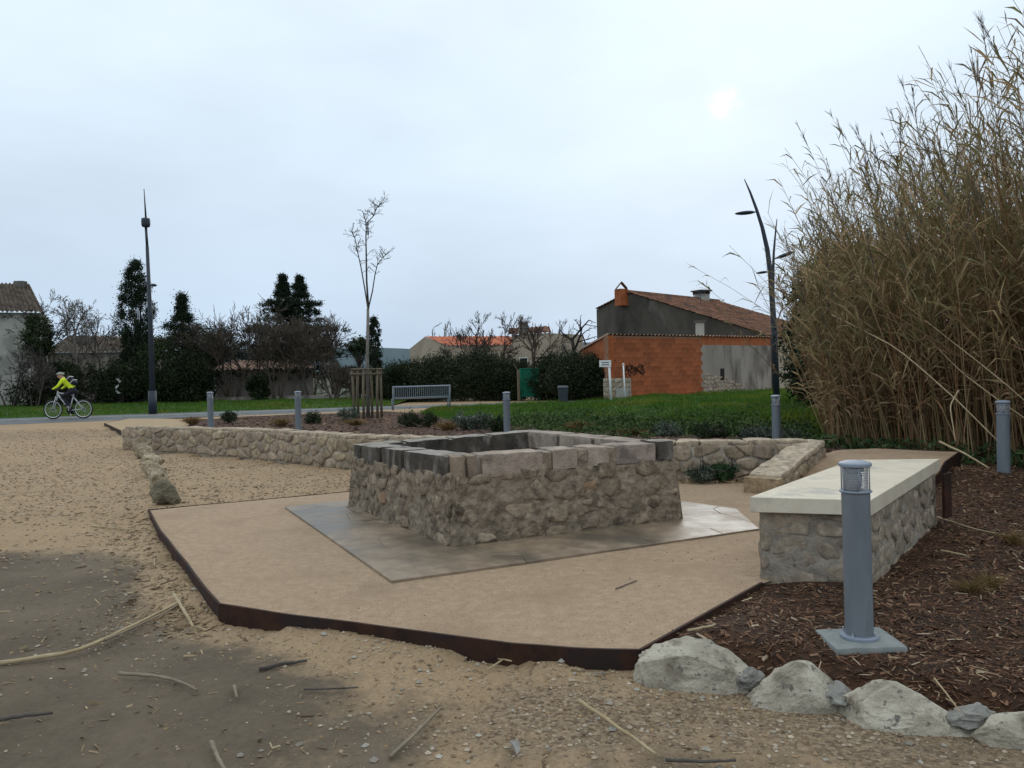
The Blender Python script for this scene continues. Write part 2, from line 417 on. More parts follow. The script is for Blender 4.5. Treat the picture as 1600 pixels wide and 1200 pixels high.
# lamp glass
g = bpy.data.materials.new('lamp_glass'); g.use_nodes = True
gb = g.node_tree.nodes['Principled BSDF']; gb.inputs['Base Color'].default_value = (0.92, 0.93, 0.96, 1)
gb.inputs['Transmission Weight'].default_value = 0.85; gb.inputs['Roughness'].default_value = 0.12; gb.inputs['IOR'].default_value = 1.2
M['lamp_glass'] = g
# bare ground: sand, damp dirt and gravel where the masks in the mesh say (R sand, G gravel)
gm = mat('ground', (0.3, 0.2, 0.1))
nt = gm.node_tree; nd = nt.nodes; ln = nt.links; nd.clear()
out = nd.new('ShaderNodeOutputMaterial'); b = nd.new('ShaderNodeBsdfPrincipled'); ln.new(b.outputs[0], out.inputs[0])
b.inputs['Roughness'].default_value = 0.92; b.inputs['Specular IOR Level'].default_value = 0.25
tcn = nd.new('ShaderNodeTexCoord'); at_ = nd.new('ShaderNodeAttribute'); at_.attribute_name = 'Col'
sp = nd.new('ShaderNodeSeparateColor'); ln.new(at_.outputs['Color'], sp.inputs[0])
def gnoise(s, d=6, r=0.6):
    n = nd.new('ShaderNodeTexNoise'); n.inputs['Scale'].default_value = s; n.inputs['Detail'].default_value = d; n.inputs['Roughness'].default_value = r
    ln.new(tcn.outputs['Object'], n.inputs['Vector']); return n.outputs[0]
def gramp(src, a, bb, ca, cb):
    r = nd.new('ShaderNodeValToRGB'); r.color_ramp.elements[0].position = a; r.color_ramp.elements[1].position = bb
    r.color_ramp.elements[0].color = (*ca, 1); r.color_ramp.elements[1].color = (*cb, 1); ln.new(src, r.inputs[0]); return r.outputs[0]
def gmix(f, a, bb):
    x = nd.new('ShaderNodeMix'); x.data_type = 'RGBA'
    if isinstance(f, float): x.inputs['Factor'].default_value = f
    else: ln.new(f, x.inputs['Factor'])
    ln.new(a, x.inputs['A']); ln.new(bb, x.inputs['B']); return x.outputs['Result']
def gma(op, a, bb, clamp=False):
    n = nd.new('ShaderNodeMath'); n.operation = op; n.use_clamp = clamp
    for i, v in enumerate((a, bb)):
        if isinstance(v, (int, float)): n.inputs[i].default_value = v
        else: ln.new(v, n.inputs[i])
    return n.outputs[0]
fine = gnoise(70, 6, 0.8)
sand = gmix(gramp(fine, 0.35, 0.7, (0, 0, 0), (1, 1, 1)), gramp(gnoise(1.6), 0.3, 0.7, (0.30, 0.195, 0.105), (0.41, 0.28, 0.16)), gramp(gnoise(40), 0.3, 0.7, (0.23, 0.150, 0.085), (0.48, 0.36, 0.23)))
dirt = gmix(gramp(fine, 0.42, 0.75, (0, 0, 0), (1, 1, 1)), gramp(gnoise(1.3, 5), 0.35, 0.65, (0.105, 0.077, 0.050), (0.180, 0.136, 0.089)), gramp(gnoise(25), 0.3, 0.7, (0.075, 0.059, 0.042), (0.20, 0.162, 0.118)))
vor = nd.new('ShaderNodeTexVoronoi'); vor.inputs['Scale'].default_value = 55; ln.new(tcn.outputs['Object'], vor.inputs['Vector'])
vsep = nd.new('ShaderNodeSeparateColor'); ln.new(vor.outputs['Color'], vsep.inputs[0])
grav = gramp(vsep.outputs[0], 0.0, 1.0, (0.09, 0.063, 0.039), (0.41, 0.305, 0.20))
mask = gma('ADD', sp.outputs[0], gma('MULTIPLY', gma('SUBTRACT', gnoise(2.2, 8, 0.78), 0.5), 1.7))
mask = gramp(mask, 0.30, 0.72, (0, 0, 0), (1, 1, 1))
gmask = gma('ADD', sp.outputs[1], gma('MULTIPLY', gma('SUBTRACT', gnoise(6.0, 6, 0.7), 0.5), 1.2))
gmask = gramp(gmask, 0.40, 0.68, (0, 0, 0), (1, 1, 1))
colr = gmix(gma('MULTIPLY', gmask, 0.75), gmix(mask, dirt, sand), grav)
far = nd.new('ShaderNodeMix'); far.data_type = 'RGBA'; ln.new(sp.outputs[2], far.inputs['Factor']); ln.new(colr, far.inputs['A'])
ln.new(gramp(gnoise(0.3), 0.35, 0.65, (0.035, 0.05, 0.02), (0.075, 0.075, 0.04)), far.inputs['B'])
ln.new(far.outputs['Result'], b.inputs['Base Color'])
bn = nd.new('ShaderNodeBump'); bn.inputs['Strength'].default_value = 0.9; bn.inputs['Distance'].default_value = 0.014
hh = gma('ADD', gma('MULTIPLY', gnoise(60, 8, 0.7), 1.0), gma('MULTIPLY', gma('MULTIPLY', vor.outputs['Distance'], -1.6), gmask))
ln.new(hh, bn.inputs['Height']); ln.new(bn.outputs[0], b.inputs['Normal'])

# ------------------------------------------------------------------ plan outlines
edge_px = [(232, 797), (250, 830), (290, 880), (320, 920), (343, 946), (450, 962), (560, 976), (700, 995), (800, 1008), (900, 1015), (1000, 1018)]
EDGE = [at(x, y) for x, y in edge_px]
DECK_R = at(1190, 912)
WALL = [at(192, 703, -.05), at(290, 709, -.05), at(410, 717, -.03), at(540, 730), at(1060, 752), at(1167, 751), Vector((3.45, 9.62, 0))]
RAMP0, RAMP1 = np.array([2.85, 8.75]), np.array([3.75, 9.75])
TIP = Vector((5.45, 9.75, 0))
DECK = EDGE + [DECK_R, Vector((1.9, 5.35, 0)), Vector((3.2, 7.2, 0)), Vector((4.5, 8.45, 0)), TIP, Vector((4.7, 10.35, 0)), Vector((3.55, 10.2, 0)),
               Vector((3.45, 9.65, 0)), WALL[5] + Vector((0, .03, 0)), WALL[4] + Vector((0, .03, 0)), Vector((-0.95, 11.2, 0)), at(545, 768)]
def deck_z(x, y):
    d = RAMP1 - RAMP0; L = np.hypot(*d); d = d / L
    s = (x - RAMP0[0]) * d[0] + (y - RAMP0[1]) * d[1]
    side = (x - RAMP0[0]) * d[1] - (y - RAMP0[1]) * d[0]
    rise = 0.27 * sm(-0.15, L, s) * sm(-0.25, -0.05, side)
    return rise + (fbm(x * 1.3, y * 1.3, 3) - .5) * 0.012
ROCKLINE = [at(1000, 1050, -.09), at(1180, 1080, -.1), at(1330, 1112, -.1), at(1530, 1150, -.1), at(1640, 1175, -.1)]
BED = [EDGE[-1], *ROCKLINE, Vector((3.2, 2.6, 0)), Vector((6.5, 3.5, 0)), Vector((11, 8, 0)), Vector((11, 13.5, 0)), Vector((5.2, 13.2, 0)), Vector((4.7, 10.36, 0)), TIP,
       Vector((4.5, 8.44, 0)), Vector((3.2, 7.19, 0)), Vector((1.9, 5.34, 0)), DECK_R]
def bed_z(x, y):
    z = 0.0 + 0.17 * np.exp(-((x - 4.9) ** 2 + (y - 9.0) ** 2) / 1.0) + (fbm(x * 2.2, y * 2.2, 4) - .5) * 0.06
    fr = polydist(ROCKLINE, x, y, False)
    z = z - 0.15 * (1 - sm(0.0, 0.40, fr))
    dk = polydist([EDGE[-1], DECK_R, (1.9, 5.34), (3.2, 7.19)], x, y, False)
    return z - 0.02 * (1 - sm(0, .3, dk)) + 0.05 * sm(9.5, 13, y)
wallb = [Vector((w.x, w.y + .3, 0)) for w in WALL]
BACKBED = wallb + [Vector((4.7, 10.4, 0)), Vector((5.2, 13.2, 0)), at(1240, 691, .05), at(1000, 681, .05), at(850, 673, .05), at(720, 661, .05), at(655, 645, .05), at(600, 643, .05), at(400, 650, .05), at(285, 656, .05), at(300, 669, .05)]
def backbed_z(x, y):
    return 0.10 - 0.05 * sm(17, 24, y) + (fbm(x * 1.5, y * 1.5, 4) - .5) * 0.07
LAWN = [at(652, 645, .03), at(720, 662, .03), at(850, 674, .03), at(1000, 682, .03), at(1240, 692, .03), Vector((5.2, 13.3, 0)), Vector((15, 17, 0)), Vector((22, 36, 0)), Vector((15, 41, 0)), Vector((4.6, 34.2, 0)),
        Vector((-0.5, 33.0, 0)), Vector((-3.2, 32.4, 0))]
def lawn_z(x, y):
    return 0.02 + (fbm(x * .5, y * .5, 3) - .5) * 0.16 + 0.16 * sm(22, 27, y) * sm(1.5, 6, x)
ROADF = [(-60, 20.6), (-18.7, 30.3), (-12.3, 31.9), (-5.3, 33.7), (4, 35.1), (12, 35.6)]
ROADN = [(-60, 18.4), (-18.7, 28.4), (-12.3, 30.1), (-5.3, 32.3), (4, 34.0), (12, 35.2)]
ROADL = [(-60, 15.6), (-18.7, 25.9), (-12.3, 28.4), (-5.3, 31.3), (-3.0, 32.3)]
UPATH = [at(163, 661, .05), at(200, 655, .03), at(272, 655, .03), at(304, 672, .05), at(196, 676, .05)]

# ------------------------------------------------------------------ ground
def axis(lo, hi, f0, f1, step, grow=1.18):
    a = list(np.arange(f0, f1, step)); s = step
    v = f1
    while v < hi:
        a.append(v); s *= grow; v += s
    a.append(hi); s = step; v = f0 - step; pre = []
    while v > lo:
        pre.append(v); s *= grow; v -= s
    pre.append(lo)
    return np.array(pre[::-1] + a)
ax = axis(-2500, 2500, -5.5, 3.5, 0.055); ay = axis(-300, 3500, 2.2, 10.5, 0.055)
gx, gy = np.meshgrid(ax, ay); X = gx.ravel(); Y = gy.ravel()
dd = polydist(EDGE, X, Y, False)
near = (np.abs(X) < 9) & (Y < 20)
Z = -0.095 + 0.055 * sm(6.8, 8.6, Y) + 0.035 * sm(14, 25, Y)
Z += np.where(near, (fbm(X * .9, Y * .9, 4) - .5) * 0.07 + (fbm(X * 4, Y * 4, 3) - .5) * 0.03, 0)
Z += np.where(near, 0.035 * np.exp(-(dd / .22) ** 2) * (fbm(X * 2.5 + 7, Y * 2.5, 3) > .42), 0)
for poly, low in ((DECK, -.13), (BED, -.30), (BACKBED, -.16), (UPATH, -.1), (LAWN, -.12)):
    k = inpoly(poly, X, Y); kk = np.zeros_like(k); kk[k] = polydist(poly, X[k], Y[k]) > 0.04
    Z[kk] = np.minimum(Z[kk], low)
k = (Y > 40); Z[k] = np.minimum(Z[k], -0.02)
sandm = np.clip(sm(6.6, 8.4, Y + (fbm(X * .7, Y * .7, 4) - .5) * 3.0) + 0.85 * np.exp(-(dd / .42) ** 2) + .58 * sm(-1.7, .1, X) * (Y < 5), 0, 1)
gravm = np.clip(0.75 * np.exp(-((X - .35) ** 2 / 1.1 + (Y - 3.35) ** 2 / .22)) + 0.55 * sm(.6, 1.5, X) * (Y < 4.6) + .55 * np.exp(-(((Y - 21) / 3.5) ** 2)) * (X < -8)
                + .35 * np.exp(-(((X + 2.3) / .45) ** 2 + ((Y - 4.9) / .7) ** 2)), 0, 1)
farm = np.clip(sm(38, 48, Y) + sm(24, 40, np.abs(X)), 0, 1)
nx, ny = len(ax), len(ay)
ii = np.arange(nx * ny).reshape(ny, nx)
qd = np.stack([ii[:-1, :-1], ii[:-1, 1:], ii[1:, 1:], ii[1:, :-1]], -1).reshape(-1, 4)
gmb = MB(); gmb.add(np.stack([X, Y, Z], 1), quads=qd, col=np.stack([sandm, gravm, farm], 1))
structure(gmb.build('ground', 'ground', smooth=True))
structure(sheet('sandy_path', DECK, 0.09, deck_z, 'deck_sand'))
structure(sheet('mulch_bed', BED, 0.10, bed_z, 'mulch'))
structure(sheet('planting_bed', BACKBED, 0.35, backbed_z, 'mulch'))
structure(sheet('lawn', LAWN, 0.45, lawn_z, 'lawn'))
structure(sheet('upper_path', UPATH, 0.4, lambda x, y: 0.05 + 0 * x, 'path_sand'))
VERGE = [(-60, 21.2), (-18.7, 30.5), (-12.3, 32.1), (-5.3, 33.9), (-5, 44), (-40, 46), (-70, 46)]
structure(sheet('grass_verge', VERGE, 1.2, lambda x, y: 0.035 + 0.12 * sm(34, 44, y) + 0 * x, 'lawn'))
def strip(name, A, B, z, matn, zb=None):
    mb = MB(); n = min(len(A), len(B)); v = [(*A[i], z) for i in range(n)] + [(*B[i], z) for i in range(n)]
    mb.add(v, quads=[(i, i + 1, n + i + 1, n + i) for i in range(n - 1)])
    return structure(mb.build(name, matn))
strip('cycle_path', ROADN, ROADF, 0.045, 'asphalt')
strip('road', ROADL, ROADN[:4] + [(-3.0, 32.9)], 0.0, 'asphalt')
kb = MB()
for i in range(len(ROADN) - 2):
    a = Vector((*ROADN[i], 0)); b2 = Vector((*ROADN[i + 1], 0)); n = Vector((-(b2 - a).y, (b2 - a).x, 0)).normalized() * .14
    hexa(kb, [a - n + Vector((0, 0, -.1)), b2 - n + Vector((0, 0, -.1)), b2 + Vector((0, 0, -.1)), a + Vector((0, 0, -.1)),
              a - n + Vector((0, 0, .065)), b2 - n + Vector((0, 0, .065)), b2 + Vector((0, 0, .065)), a + Vector((0, 0, .065))])
structure(kb.build('kerb', 'kerb'))
hl = MB()
rg = np.random.default_rng(3)
hx = np.linspace(-900, 900, 90); hv = []
for i, x in enumerate(hx):
    h = 26 + 16 * fbm(np.array([x * .006 + 3]), np.array([1.5]), 4)[0] + 4 * rg.random()
    hv += [(x, 900, -3), (x, 960, h), (x, 1250, h * 1.15), (x, 1500, -3)]
hq = [(4 * i + k, 4 * i + 4 + k, 4 * i + 5 + k, 4 * i + 1 + k) for i in range(89) for k in range(3)]
hl.add(hv, quads=hq); structure(hl.build('hills', 'hazy_hill_scrub', smooth=True))

# ------------------------------------------------------------------ steel edging
def edging(pts, label, zt=0.012, zb=-.16, th=.008):
    e = MB(); up = []
    P = [Vector((p.x, p.y, 0)) for p in pts]
    # finer polyline with a slight waviness
    fine_p = []
    for i in range(len(P) - 1):
        n = max(1, int((P[i + 1] - P[i]).length / .12))
        for k in range(n):
            fine_p.append(P[i].lerp(P[i + 1], k / n))
    fine_p.append(P[-1])
    for i, p in enumerate(fine_p):
        a = fine_p[max(0, i - 1)]; c = fine_p[min(len(fine_p) - 1, i + 1)]
        n = Vector((-(c - a).y, (c - a).x, 0)).normalized() * th
        top = (deck_z(np.array([p.x]), np.array([p.y]))[0] if zt < .2 else 0) + zt + .004 * n3((p.x, p.y, 3), 2.0)
        up.append([(p.x - n.x, p.y - n.y, zb), (p.x + n.x, p.y + n.y, zb), (p.x - n.x, p.y - n.y, top), (p.x + n.x, p.y + n.y, top)])
    n = len(up); v = [q for u in up for q in u]; f = []
    for i in range(n - 1):
        o = 4 * i
        f += [(o, o + 4, o + 6, o + 2), (o + 5, o + 1, o + 3, o + 7), (o + 2, o + 6, o + 7, o + 3)]
    f += [(0, 2, 3, 1), (4 * n - 4, 4 * n - 3, 4 * n - 1, 4 * n - 2)]
    e.add(v, quads=f)
    return tag(e.build('steel_edging', 'corten'), label, 'edging', 'rusty steel edgings of the sandy path')
edging(EDGE, 'rusty steel edging along the front of the sandy path down to the big rocks')
edging([EDGE[-1], DECK_R], 'short rusty steel edging between sandy path and mulch in front of the stone bench')
edging([EDGE[0], at(545, 768), Vector((-1.0, 11.1, 0))], 'thin steel edging line running from the row of stones to behind the basin', zt=0.006)
edging([Vector((3.4, 7.4, 0)), Vector((4.5, 8.44, 0)), TIP, Vector((4.7, 10.36, 0))], 'rusty steel edging round the raised path end behind the stone bench')
edging([UPATH[4], UPATH[0], UPATH[1]], 'rusty steel edging at the corner of the small path left of the low wall', zt=0.055)

# ------------------------------------------------------------------ stonework
def voronoi(w, h, cw, ch, rng, jit=.42):
    ny_ = max(1, round(h / ch)); seeds = []
    for j in range(ny_):
        nx_ = max(1, round(w / cw)); off = rng.random()
        for i in range(nx_ + 1):
            seeds.append(((i + off - .5 + rng.uniform(-jit, jit)) * w / nx_, (j + .5 + rng.uniform(-jit, jit)) * h / ny_))
    S = np.array(seeds); asp = cw / ch; cells = []
    for i, s in enumerate(S):
        poly = [(0, 0), (w, 0), (w, h), (0, h)]
        d = np.hypot(S[:, 0] - s[0], (S[:, 1] - s[1]) * asp)
        for k in np.argsort(d)[1:16]:
            o = S[k]; nx2 = (o[0] - s[0]); ny2 = (o[1] - s[1]) * asp * asp
            mx_ = (o[0] + s[0]) / 2; my_ = (o[1] + s[1]) / 2; new = []
            for a in range(len(poly)):
                p = poly[a]; q = poly[(a + 1) % len(poly)]
                dp = (p[0] - mx_) * nx2 + (p[1] - my_) * ny2; dq = (q[0] - mx_) * nx2 + (q[1] - my_) * ny2
                if dp <= 0: new.append(p)
                if dp * dq < 0:
                    t = dp / (dp - dq); new.append((p[0] + (q[0] - p[0]) * t, p[1] + (q[1] - p[1]) * t))
            poly = new
            if len(poly) < 3: break
        if len(poly) >= 3:
            P = np.array(poly); x, y = P[:, 0], P[:, 1]
            area = .5 * abs(np.dot(x, np.roll(y, -1)) - np.dot(y, np.roll(x, -1)))
            if area > .12 * cw * ch: cells.append(P)
    return cells
def ringpts(P, m):
    """m points evenly round a polygon"""
    Q = np.vstack([P, P[:1]]); L = np.r_[0, np.cumsum(np.hypot(*np.diff(Q, axis=0).T))]
    s = np.linspace(0, L[-1], m, endpoint=False)
    return np.stack([np.interp(s, L, Q[:, 0]), np.interp(s, L, Q[:, 1])], 1)
def stone_piece(P, mapf, depth, gap, rng, m=9, tint=None):
    """one rounded stone standing proud of a wall face"""
    c = P.mean(0); r = ringpts(P, m)
    r = (r + np.roll(r, 1, 0) * .1 + np.roll(r, -1, 0) * .1) / 1.2
    size = np.sqrt(np.mean(np.sum((r - c) ** 2, 1)))
    k = max(.45, 1 - gap / max(size, 1e-3))
    jitter = 1 + rng.uniform(-.2, .1, m)
    mb = MB(); v = []
    tilt = rng.uniform(-.45, .45, 2)
    for sc_, dp in ((1.04, -.6), (1.0, .30), (.88, .86), (.55, 1.0)):
        q = c + (r - c) * k * sc_ * jitter[:, None]
        for a in q:
            t = ((a - c) / max(size, 1e-3)) @ tilt
            w_ = depth * (dp + (t * .5 if dp > 0 else 0) + (rng.uniform(-.28, .28) if dp > .3 else rng.uniform(-.12, .12)))
            v.append(mapf(a[0], a[1], w_))
    v.append(mapf(c[0], c[1], depth * (1.02 + rng.uniform(-.15, .1))))
    q = []
    for i in range(3):
        for a in range(m):
            a2 = (a + 1) % m; q.append((i * m + a, i * m + a2, (i + 1) * m + a2, (i + 1) * m + a))
    t = [(3 * m + a, 3 * m + (a + 1) % m, 4 * m) for a in range(m)]
    col = tint if tint is not None else np.array([1, .97, .93]) * rng.uniform(.72, 1.12) * np.array([1, rng.uniform(.95, 1.0), rng.uniform(.88, 1.0)])
    mb.add(v, tris=t, quads=q, col=col)
    return mb
def rock_mesh(mb, c, size, rng, cuts=9, rough=.06, sub=3, col=(1, 1, 1), rz=None, sink=.0, nscale=2.2):
    bm = bmesh.new(); bmesh.ops.create_icosphere(bm, subdivisions=sub, radius=1.0)
    V = np.array([v.co[:] for v in bm.verts]); T = np.array([[v.index for v in f.verts] for f in bm.faces]); bm.free()
    for _ in range(cuts):
        n = rng.normal(size=3); n /= np.linalg.norm(n); d = rng.uniform(.55, .85)
        s = V @ n; V = V - np.where(s > d, (s - d) * .92, 0)[:, None] * n
    off = rng.uniform(0, 50, 3)
    nn = np.array([mnoise.noise(Vector(p * nscale + off)) + .5 * mnoise.noise(Vector(p * nscale * 2.6 + off)) for p in V])
    V = V * (1 + rough * 2 * nn)[:, None]
    V = V * np.array(size)
    a = rng.uniform(0, 6.28) if rz is None else rz
    V = V @ np.array([[math.cos(a), math.sin(a), 0], [-math.sin(a), math.cos(a), 0], [0, 0, 1]])
    mb.add(V + np.array(c), tris=T, col=col); return mb
def rblock(mb, mapf, dims, n=5, r=.03, nz=.012, seed=0, col=None, mi=0, top_mi=None):
    """a worn stone block; mapf takes local coords centred on the block"""
    h = np.array(dims) / 2; g_ = np.linspace(-1, 1, n + 1); base = mb.n
    for axis_ in range(3):
        for sg in (-1, 1):
            a, b_ = np.meshgrid(g_, g_, indexing='ij'); P = np.zeros((n + 1, n + 1, 3))
            P[..., axis_] = sg; P[..., (axis_ + 1) % 3] = a; P[..., (axis_ + 2) % 3] = b_
            P = P.reshape(-1, 3) * h; inner = np.clip(P, -(h - r), h - r); d = P - inner; L = np.linalg.norm(d, axis=1, keepdims=True) + 1e-9
            P = inner + d / L * np.minimum(L, r)
            W = []
            for p in P:
                q = Vector(p); nn = Vector((mnoise.noise(q * 7 + Vector((seed, 0, 0))), mnoise.noise(q * 7 + Vector((0, seed, 9))), mnoise.noise(q * 7 + Vector((5, 2, seed)))))
                q2 = q + nn * nz; W.append(mapf(q2.x, q2.y, q2.z))
            id_ = np.arange((n + 1) ** 2).reshape(n + 1, n + 1)
            f = np.stack([id_[:-1, :-1], id_[1:, :-1], id_[1:, 1:], id_[:-1, 1:]], -1).reshape(-1, 4)
            if sg < 0: f = f[:, ::-1]
            mb.add([tuple(w) for w in W], quads=f, col=col, mi=top_mi if (top_mi is not None and axis_ == 2 and sg > 0) else mi)
    return mb
class PolyWall:
    def __init__(s, pts):
        s.p = [Vector((a.x, a.y, 0)) for a in pts]; s.L = [0]
        for i in range(len(s.p) - 1): s.L.append(s.L[-1] + (s.p[i + 1] - s.p[i]).length)
        s.len = s.L[-1]
    def at(s, u, w=0.0):
        u = min(max(u, -0.2), s.len + .2); i = 0
        while i < len(s.p) - 2 and u > s.L[i + 1]: i += 1
        a, b_ = s.p[i], s.p[i + 1]; d = (b_ - a).normalized(); q = a + d * (u - s.L[i])
        # smooth normals across the bends
        def nrm_(k):
            e = (s.p[k + 1] - s.p[k]).normalized(); return Vector((e.y, -e.x, 0))
        n = nrm_(i); t = (u - s.L[i]) / (s.L[i + 1] - s.L[i])
        if t > .5 and i < len(s.p) - 2: n = n.lerp(nrm_(i + 1), (t - .5)).normalized()
        if t < .5 and i > 0: n = n.lerp(nrm_(i - 1), (.5 - t)).normalized()
        return q + n * w
rng = np.random.default_rng(11)
# low curved retaining wall
PW = PolyWall(WALL)
def wtop(u): return 0.40 + 0.05 * sm(0, 5, u)
lw = empty('retaining_wall', WALL[3], 'low curved rubble stone wall holding the planting bed behind the basin', 'stone wall')
core = MB(); us = np.arange(0, PW.len + .05, .1); prof = [(.0, -.2), (.0, .15), (.0, 1.0), (-.17, 1.06), (-.34, 1.0), (-.34, -.2)]
cv = []
for u in us:
    for w_, vz in prof:
        H = wtop(u); z = vz * H if vz > 0 else vz
        p = PW.at(u, w_); nn = n3((u * 1.0, w_ * 3, vz * 2), 3.1) * .018
        cv.append((p.x, p.y + nn, z - .03 * (vz > .5) + nn))
np_ = len(prof); cq = [(i * np_ + k, (i + 1) * np_ + k, (i + 1) * np_ + k + 1, i * np_ + k + 1) for i in range(len(us) - 1) for k in range(np_ - 1)]
core.add(cv, quads=cq, tris=[(0, i, i + 1) for i in range(1, np_ - 1)] + [((len(us) - 1) * np_, (len(us) - 1) * np_ + i + 1, (len(us) - 1) * np_ + i) for i in range(1, np_ - 1)])
core.build('mortar_core', 'wall_mortar', lw, True)
for P in voronoi(PW.len, 1.0, .25, .34, rng, .5):
    cu = P[:, 0].mean()
    if 8.2 < cu < 10.2 and False: continue
    def mp_(u, v, w_): 
        p = PW.at(u, w_ + .004); return (p.x, p.y, -.04 + v * (wtop(u) + .03))
    stone_piece(P, mp_, rng.uniform(.010, .030), rng.uniform(.003, .020), rng, 12).build('stone', 'rubble', lw, True)
u = .1
while u < PW.len - .15:
    wd = rng.uniform(.2, .42)
    def mp2(a, b_, c, u=u, wd=wd):
        p = PW.at(u + wd / 2 + a, -.16 + b_); return (p.x, p.y, wtop(u) + .0 + c)
    rblock(MB(), mp2, (wd * .96, rng.uniform(.27, .33), rng.uniform(.05, .085)), 3, .022, .016, rng.uniform(0, 50), np.array([1.12, 1.08, 1.02]) * rng.uniform(.85, 1.1)).build('cap_stone', 'rubble', lw, True)
    u += wd
# stepped wing wall down the ramp
A = Vector((2.72, 8.66, 0)); B = Vector((3.62, 9.72, 0)); dv = (B - A).normalized(); nv = Vector((dv.y, -dv.x, 0)); WL = (B - A).length
ww = empty('wing_wall', A, 'short sloping stone wing wall beside the ramp at the end of the low wall', 'stone wall')
def zw(t): return .17 + .27 * t / WL
mb = MB(); hexa(mb, [A - nv * .16 + Vector((0, 0, -.1)), A + nv * .16 + Vector((0, 0, -.1)), B + nv * .16 + Vector((0, 0, -.1)), B - nv * .16 + Vector((0, 0, -.1)),
                     A - nv * .16 + Vector((0, 0, .12)), A + nv * .16 + Vector((0, 0, .12)), B + nv * .16 + Vector((0, 0, .39)), B - nv * .16 + Vector((0, 0, .39))])
mb.build('mortar_core', 'wall_mortar', ww)
for sd in (-1, 1):
    for P in voronoi(WL, 1.0, .22, .4, rng):
        def mp3(u, v, w_, sd=sd):
            p = A + dv * u + nv * sd * (.16 + w_); return (p.x, p.y, -.06 + v * (zw(u) + .02))
        if sd < 0: P = P[::-1]
        stone_piece(P, mp3, .03, .012, rng).build('stone', 'rubble', ww, True)
t = .0; i = 0
while t < WL - .05:
    wd = min(rng.uniform(.2, .3), WL - t + .02)
    def mp4(a, b_, c, t=t, wd=wd):
        p = A + dv * (t + wd / 2 + a) + nv * b_; return (p.x, p.y, zw(t + wd / 2) + .3 * a * .7 + c - .01)
    rblock(MB(), mp4, (wd * .97, rng.uniform(.34, .38), .075), 4, .02, .014, t * 9 + 2, np.array([1.3, 1.27, 1.22]) * rng.uniform(.92, 1.08)).build('cap_stone', 'rubble', ww, True); t += wd
def mp5(a, b_, c):
    p = A + dv * (a - .05) + nv * b_; return (p.x, p.y, .06 + c)
rblock(MB(), mp5, (.12, .40, .22), 4, .015, .006, 4, (.95, .85, .68)).build('end_block', 'rubble', ww, True)

# ------------------------------------------------------------------ the old stone basin
nearB, rightB, leftB = at(706, 859), at(1068, 813), at(544, 791)
backB = rightB + leftB - nearB
CORN = [nearB, rightB, backB, leftB]; CH = [.715, .71, .70, .655]; cen = sum(CORN, Vector()) / 4
bs = empty('stone_basin', cen, 'old square rubble stone basin with worn black stained coping blocks', 'basin')
def bpt(s, t, z, inset=0.0):
    """s,t in 0..1 across the basin plan, z 0..1 of height; walls lean in slightly"""
    p = CORN[0] * (1 - s) * (1 - t) + CORN[1] * s * (1 - t) + CORN[2] * s * t + CORN[3] * (1 - s) * t
    H = CH[0] * (1 - s) * (1 - t) + CH[1] * s * (1 - t) + CH[2] * s * t + CH[3] * (1 - s) * t
    q = cen.lerp(p, 1 - .045 * z); q.z = z * H
    return q
sides = [((0, 0), (1, 0)), ((1, 0), (1, 1)), ((1, 1), (0, 1)), ((0, 1), (0, 0))]
bodym = MB()
for si, (a, c) in enumerate(sides):
    p0 = bpt(*a, 0); p1 = bpt(*c, 0); d = (p1 - p0).normalized(); n = Vector((d.y, -d.x, 0)); nu, nvv = 120, 34; V = []
    for i in range(nu + 1):
        for j in range(nvv + 1):
            u = i / nu; v = j / nvv * .82 - .06
            p = bpt(a[0] + (c[0] - a[0]) * u, a[1] + (c[1] - a[1]) * u, max(v, 0)); p.z = v * .7 if v < 0 else p.z
            e = min(1, min(i, nu - i) / 3)
            h = (.012 * mnoise.noise(p * 4.2) + .013 * mnoise.noise(p * 10) + .011 * mnoise.noise(p * 21) + .007 * mnoise.noise(p * 40)) * e
            if si == 3: h *= 1.5
            q = p + n * (h - .004); V.append(tuple(q))
    idx = np.arange((nu + 1) * (nvv + 1)).reshape(nu + 1, nvv + 1)
    bodym.add(V, quads=np.stack([idx[:-1, :-1], idx[1:, :-1], idx[1:, 1:], idx[:-1, 1:]], -1).reshape(-1, 4))
bodym.build('rubble_wall', 'basin_mortar', bs, True)
for si in (0, 1, 3):
    a, c = sides[si]; p0 = bpt(*a, 0); p1 = bpt(*c, 0); Ls = (p1 - p0).length; d = (p1 - p0).normalized(); n = Vector((d.y, -d.x, 0))
    for P in voronoi(Ls, .57, .26, .15, rng):
        if rng.random() < (.30 if si == 0 else .22): continue
        def mpb(u, v, w_):
            s = np.clip(u / Ls, .012, .988); q = bpt(a[0] + (c[0] - a[0]) * s, a[1] + (c[1] - a[1]) * s, v / .7); q = q + n * (w_ - .004); return tuple(q)
        tn = np.array([1, .96, .9]) * rng.uniform(.78, 1.12)
        if rng.random() < .05: tn = np.array([1.15, .95, .78])
        stone_piece(P * np.array([1, 1]), mpb, rng.uniform(.006, .016), rng.uniform(.008, .05), rng, 13, tn).build('stone', 'basin_stone', bs, True)
for (s_, t_) in ((.034, .034), (.966, .034), (.034, .966)):      # bigger stones at the corners
    z_ = .05
    while z_ < .5:
        hh_ = rng.uniform(.055, .085); p = bpt(s_, t_, (z_ + hh_) / .7); mb = MB()
        rock_mesh(mb, (p.x, p.y, z_ + hh_), (rng.uniform(.07, .11), rng.uniform(.07, .11), hh_), rng, 10, .09, 3, np.array([1, .95, .88]) * rng.uniform(.8, 1.1)); mb.build('corner_stone', 'basin_stone', bs, True); z_ += hh_ * 1.9
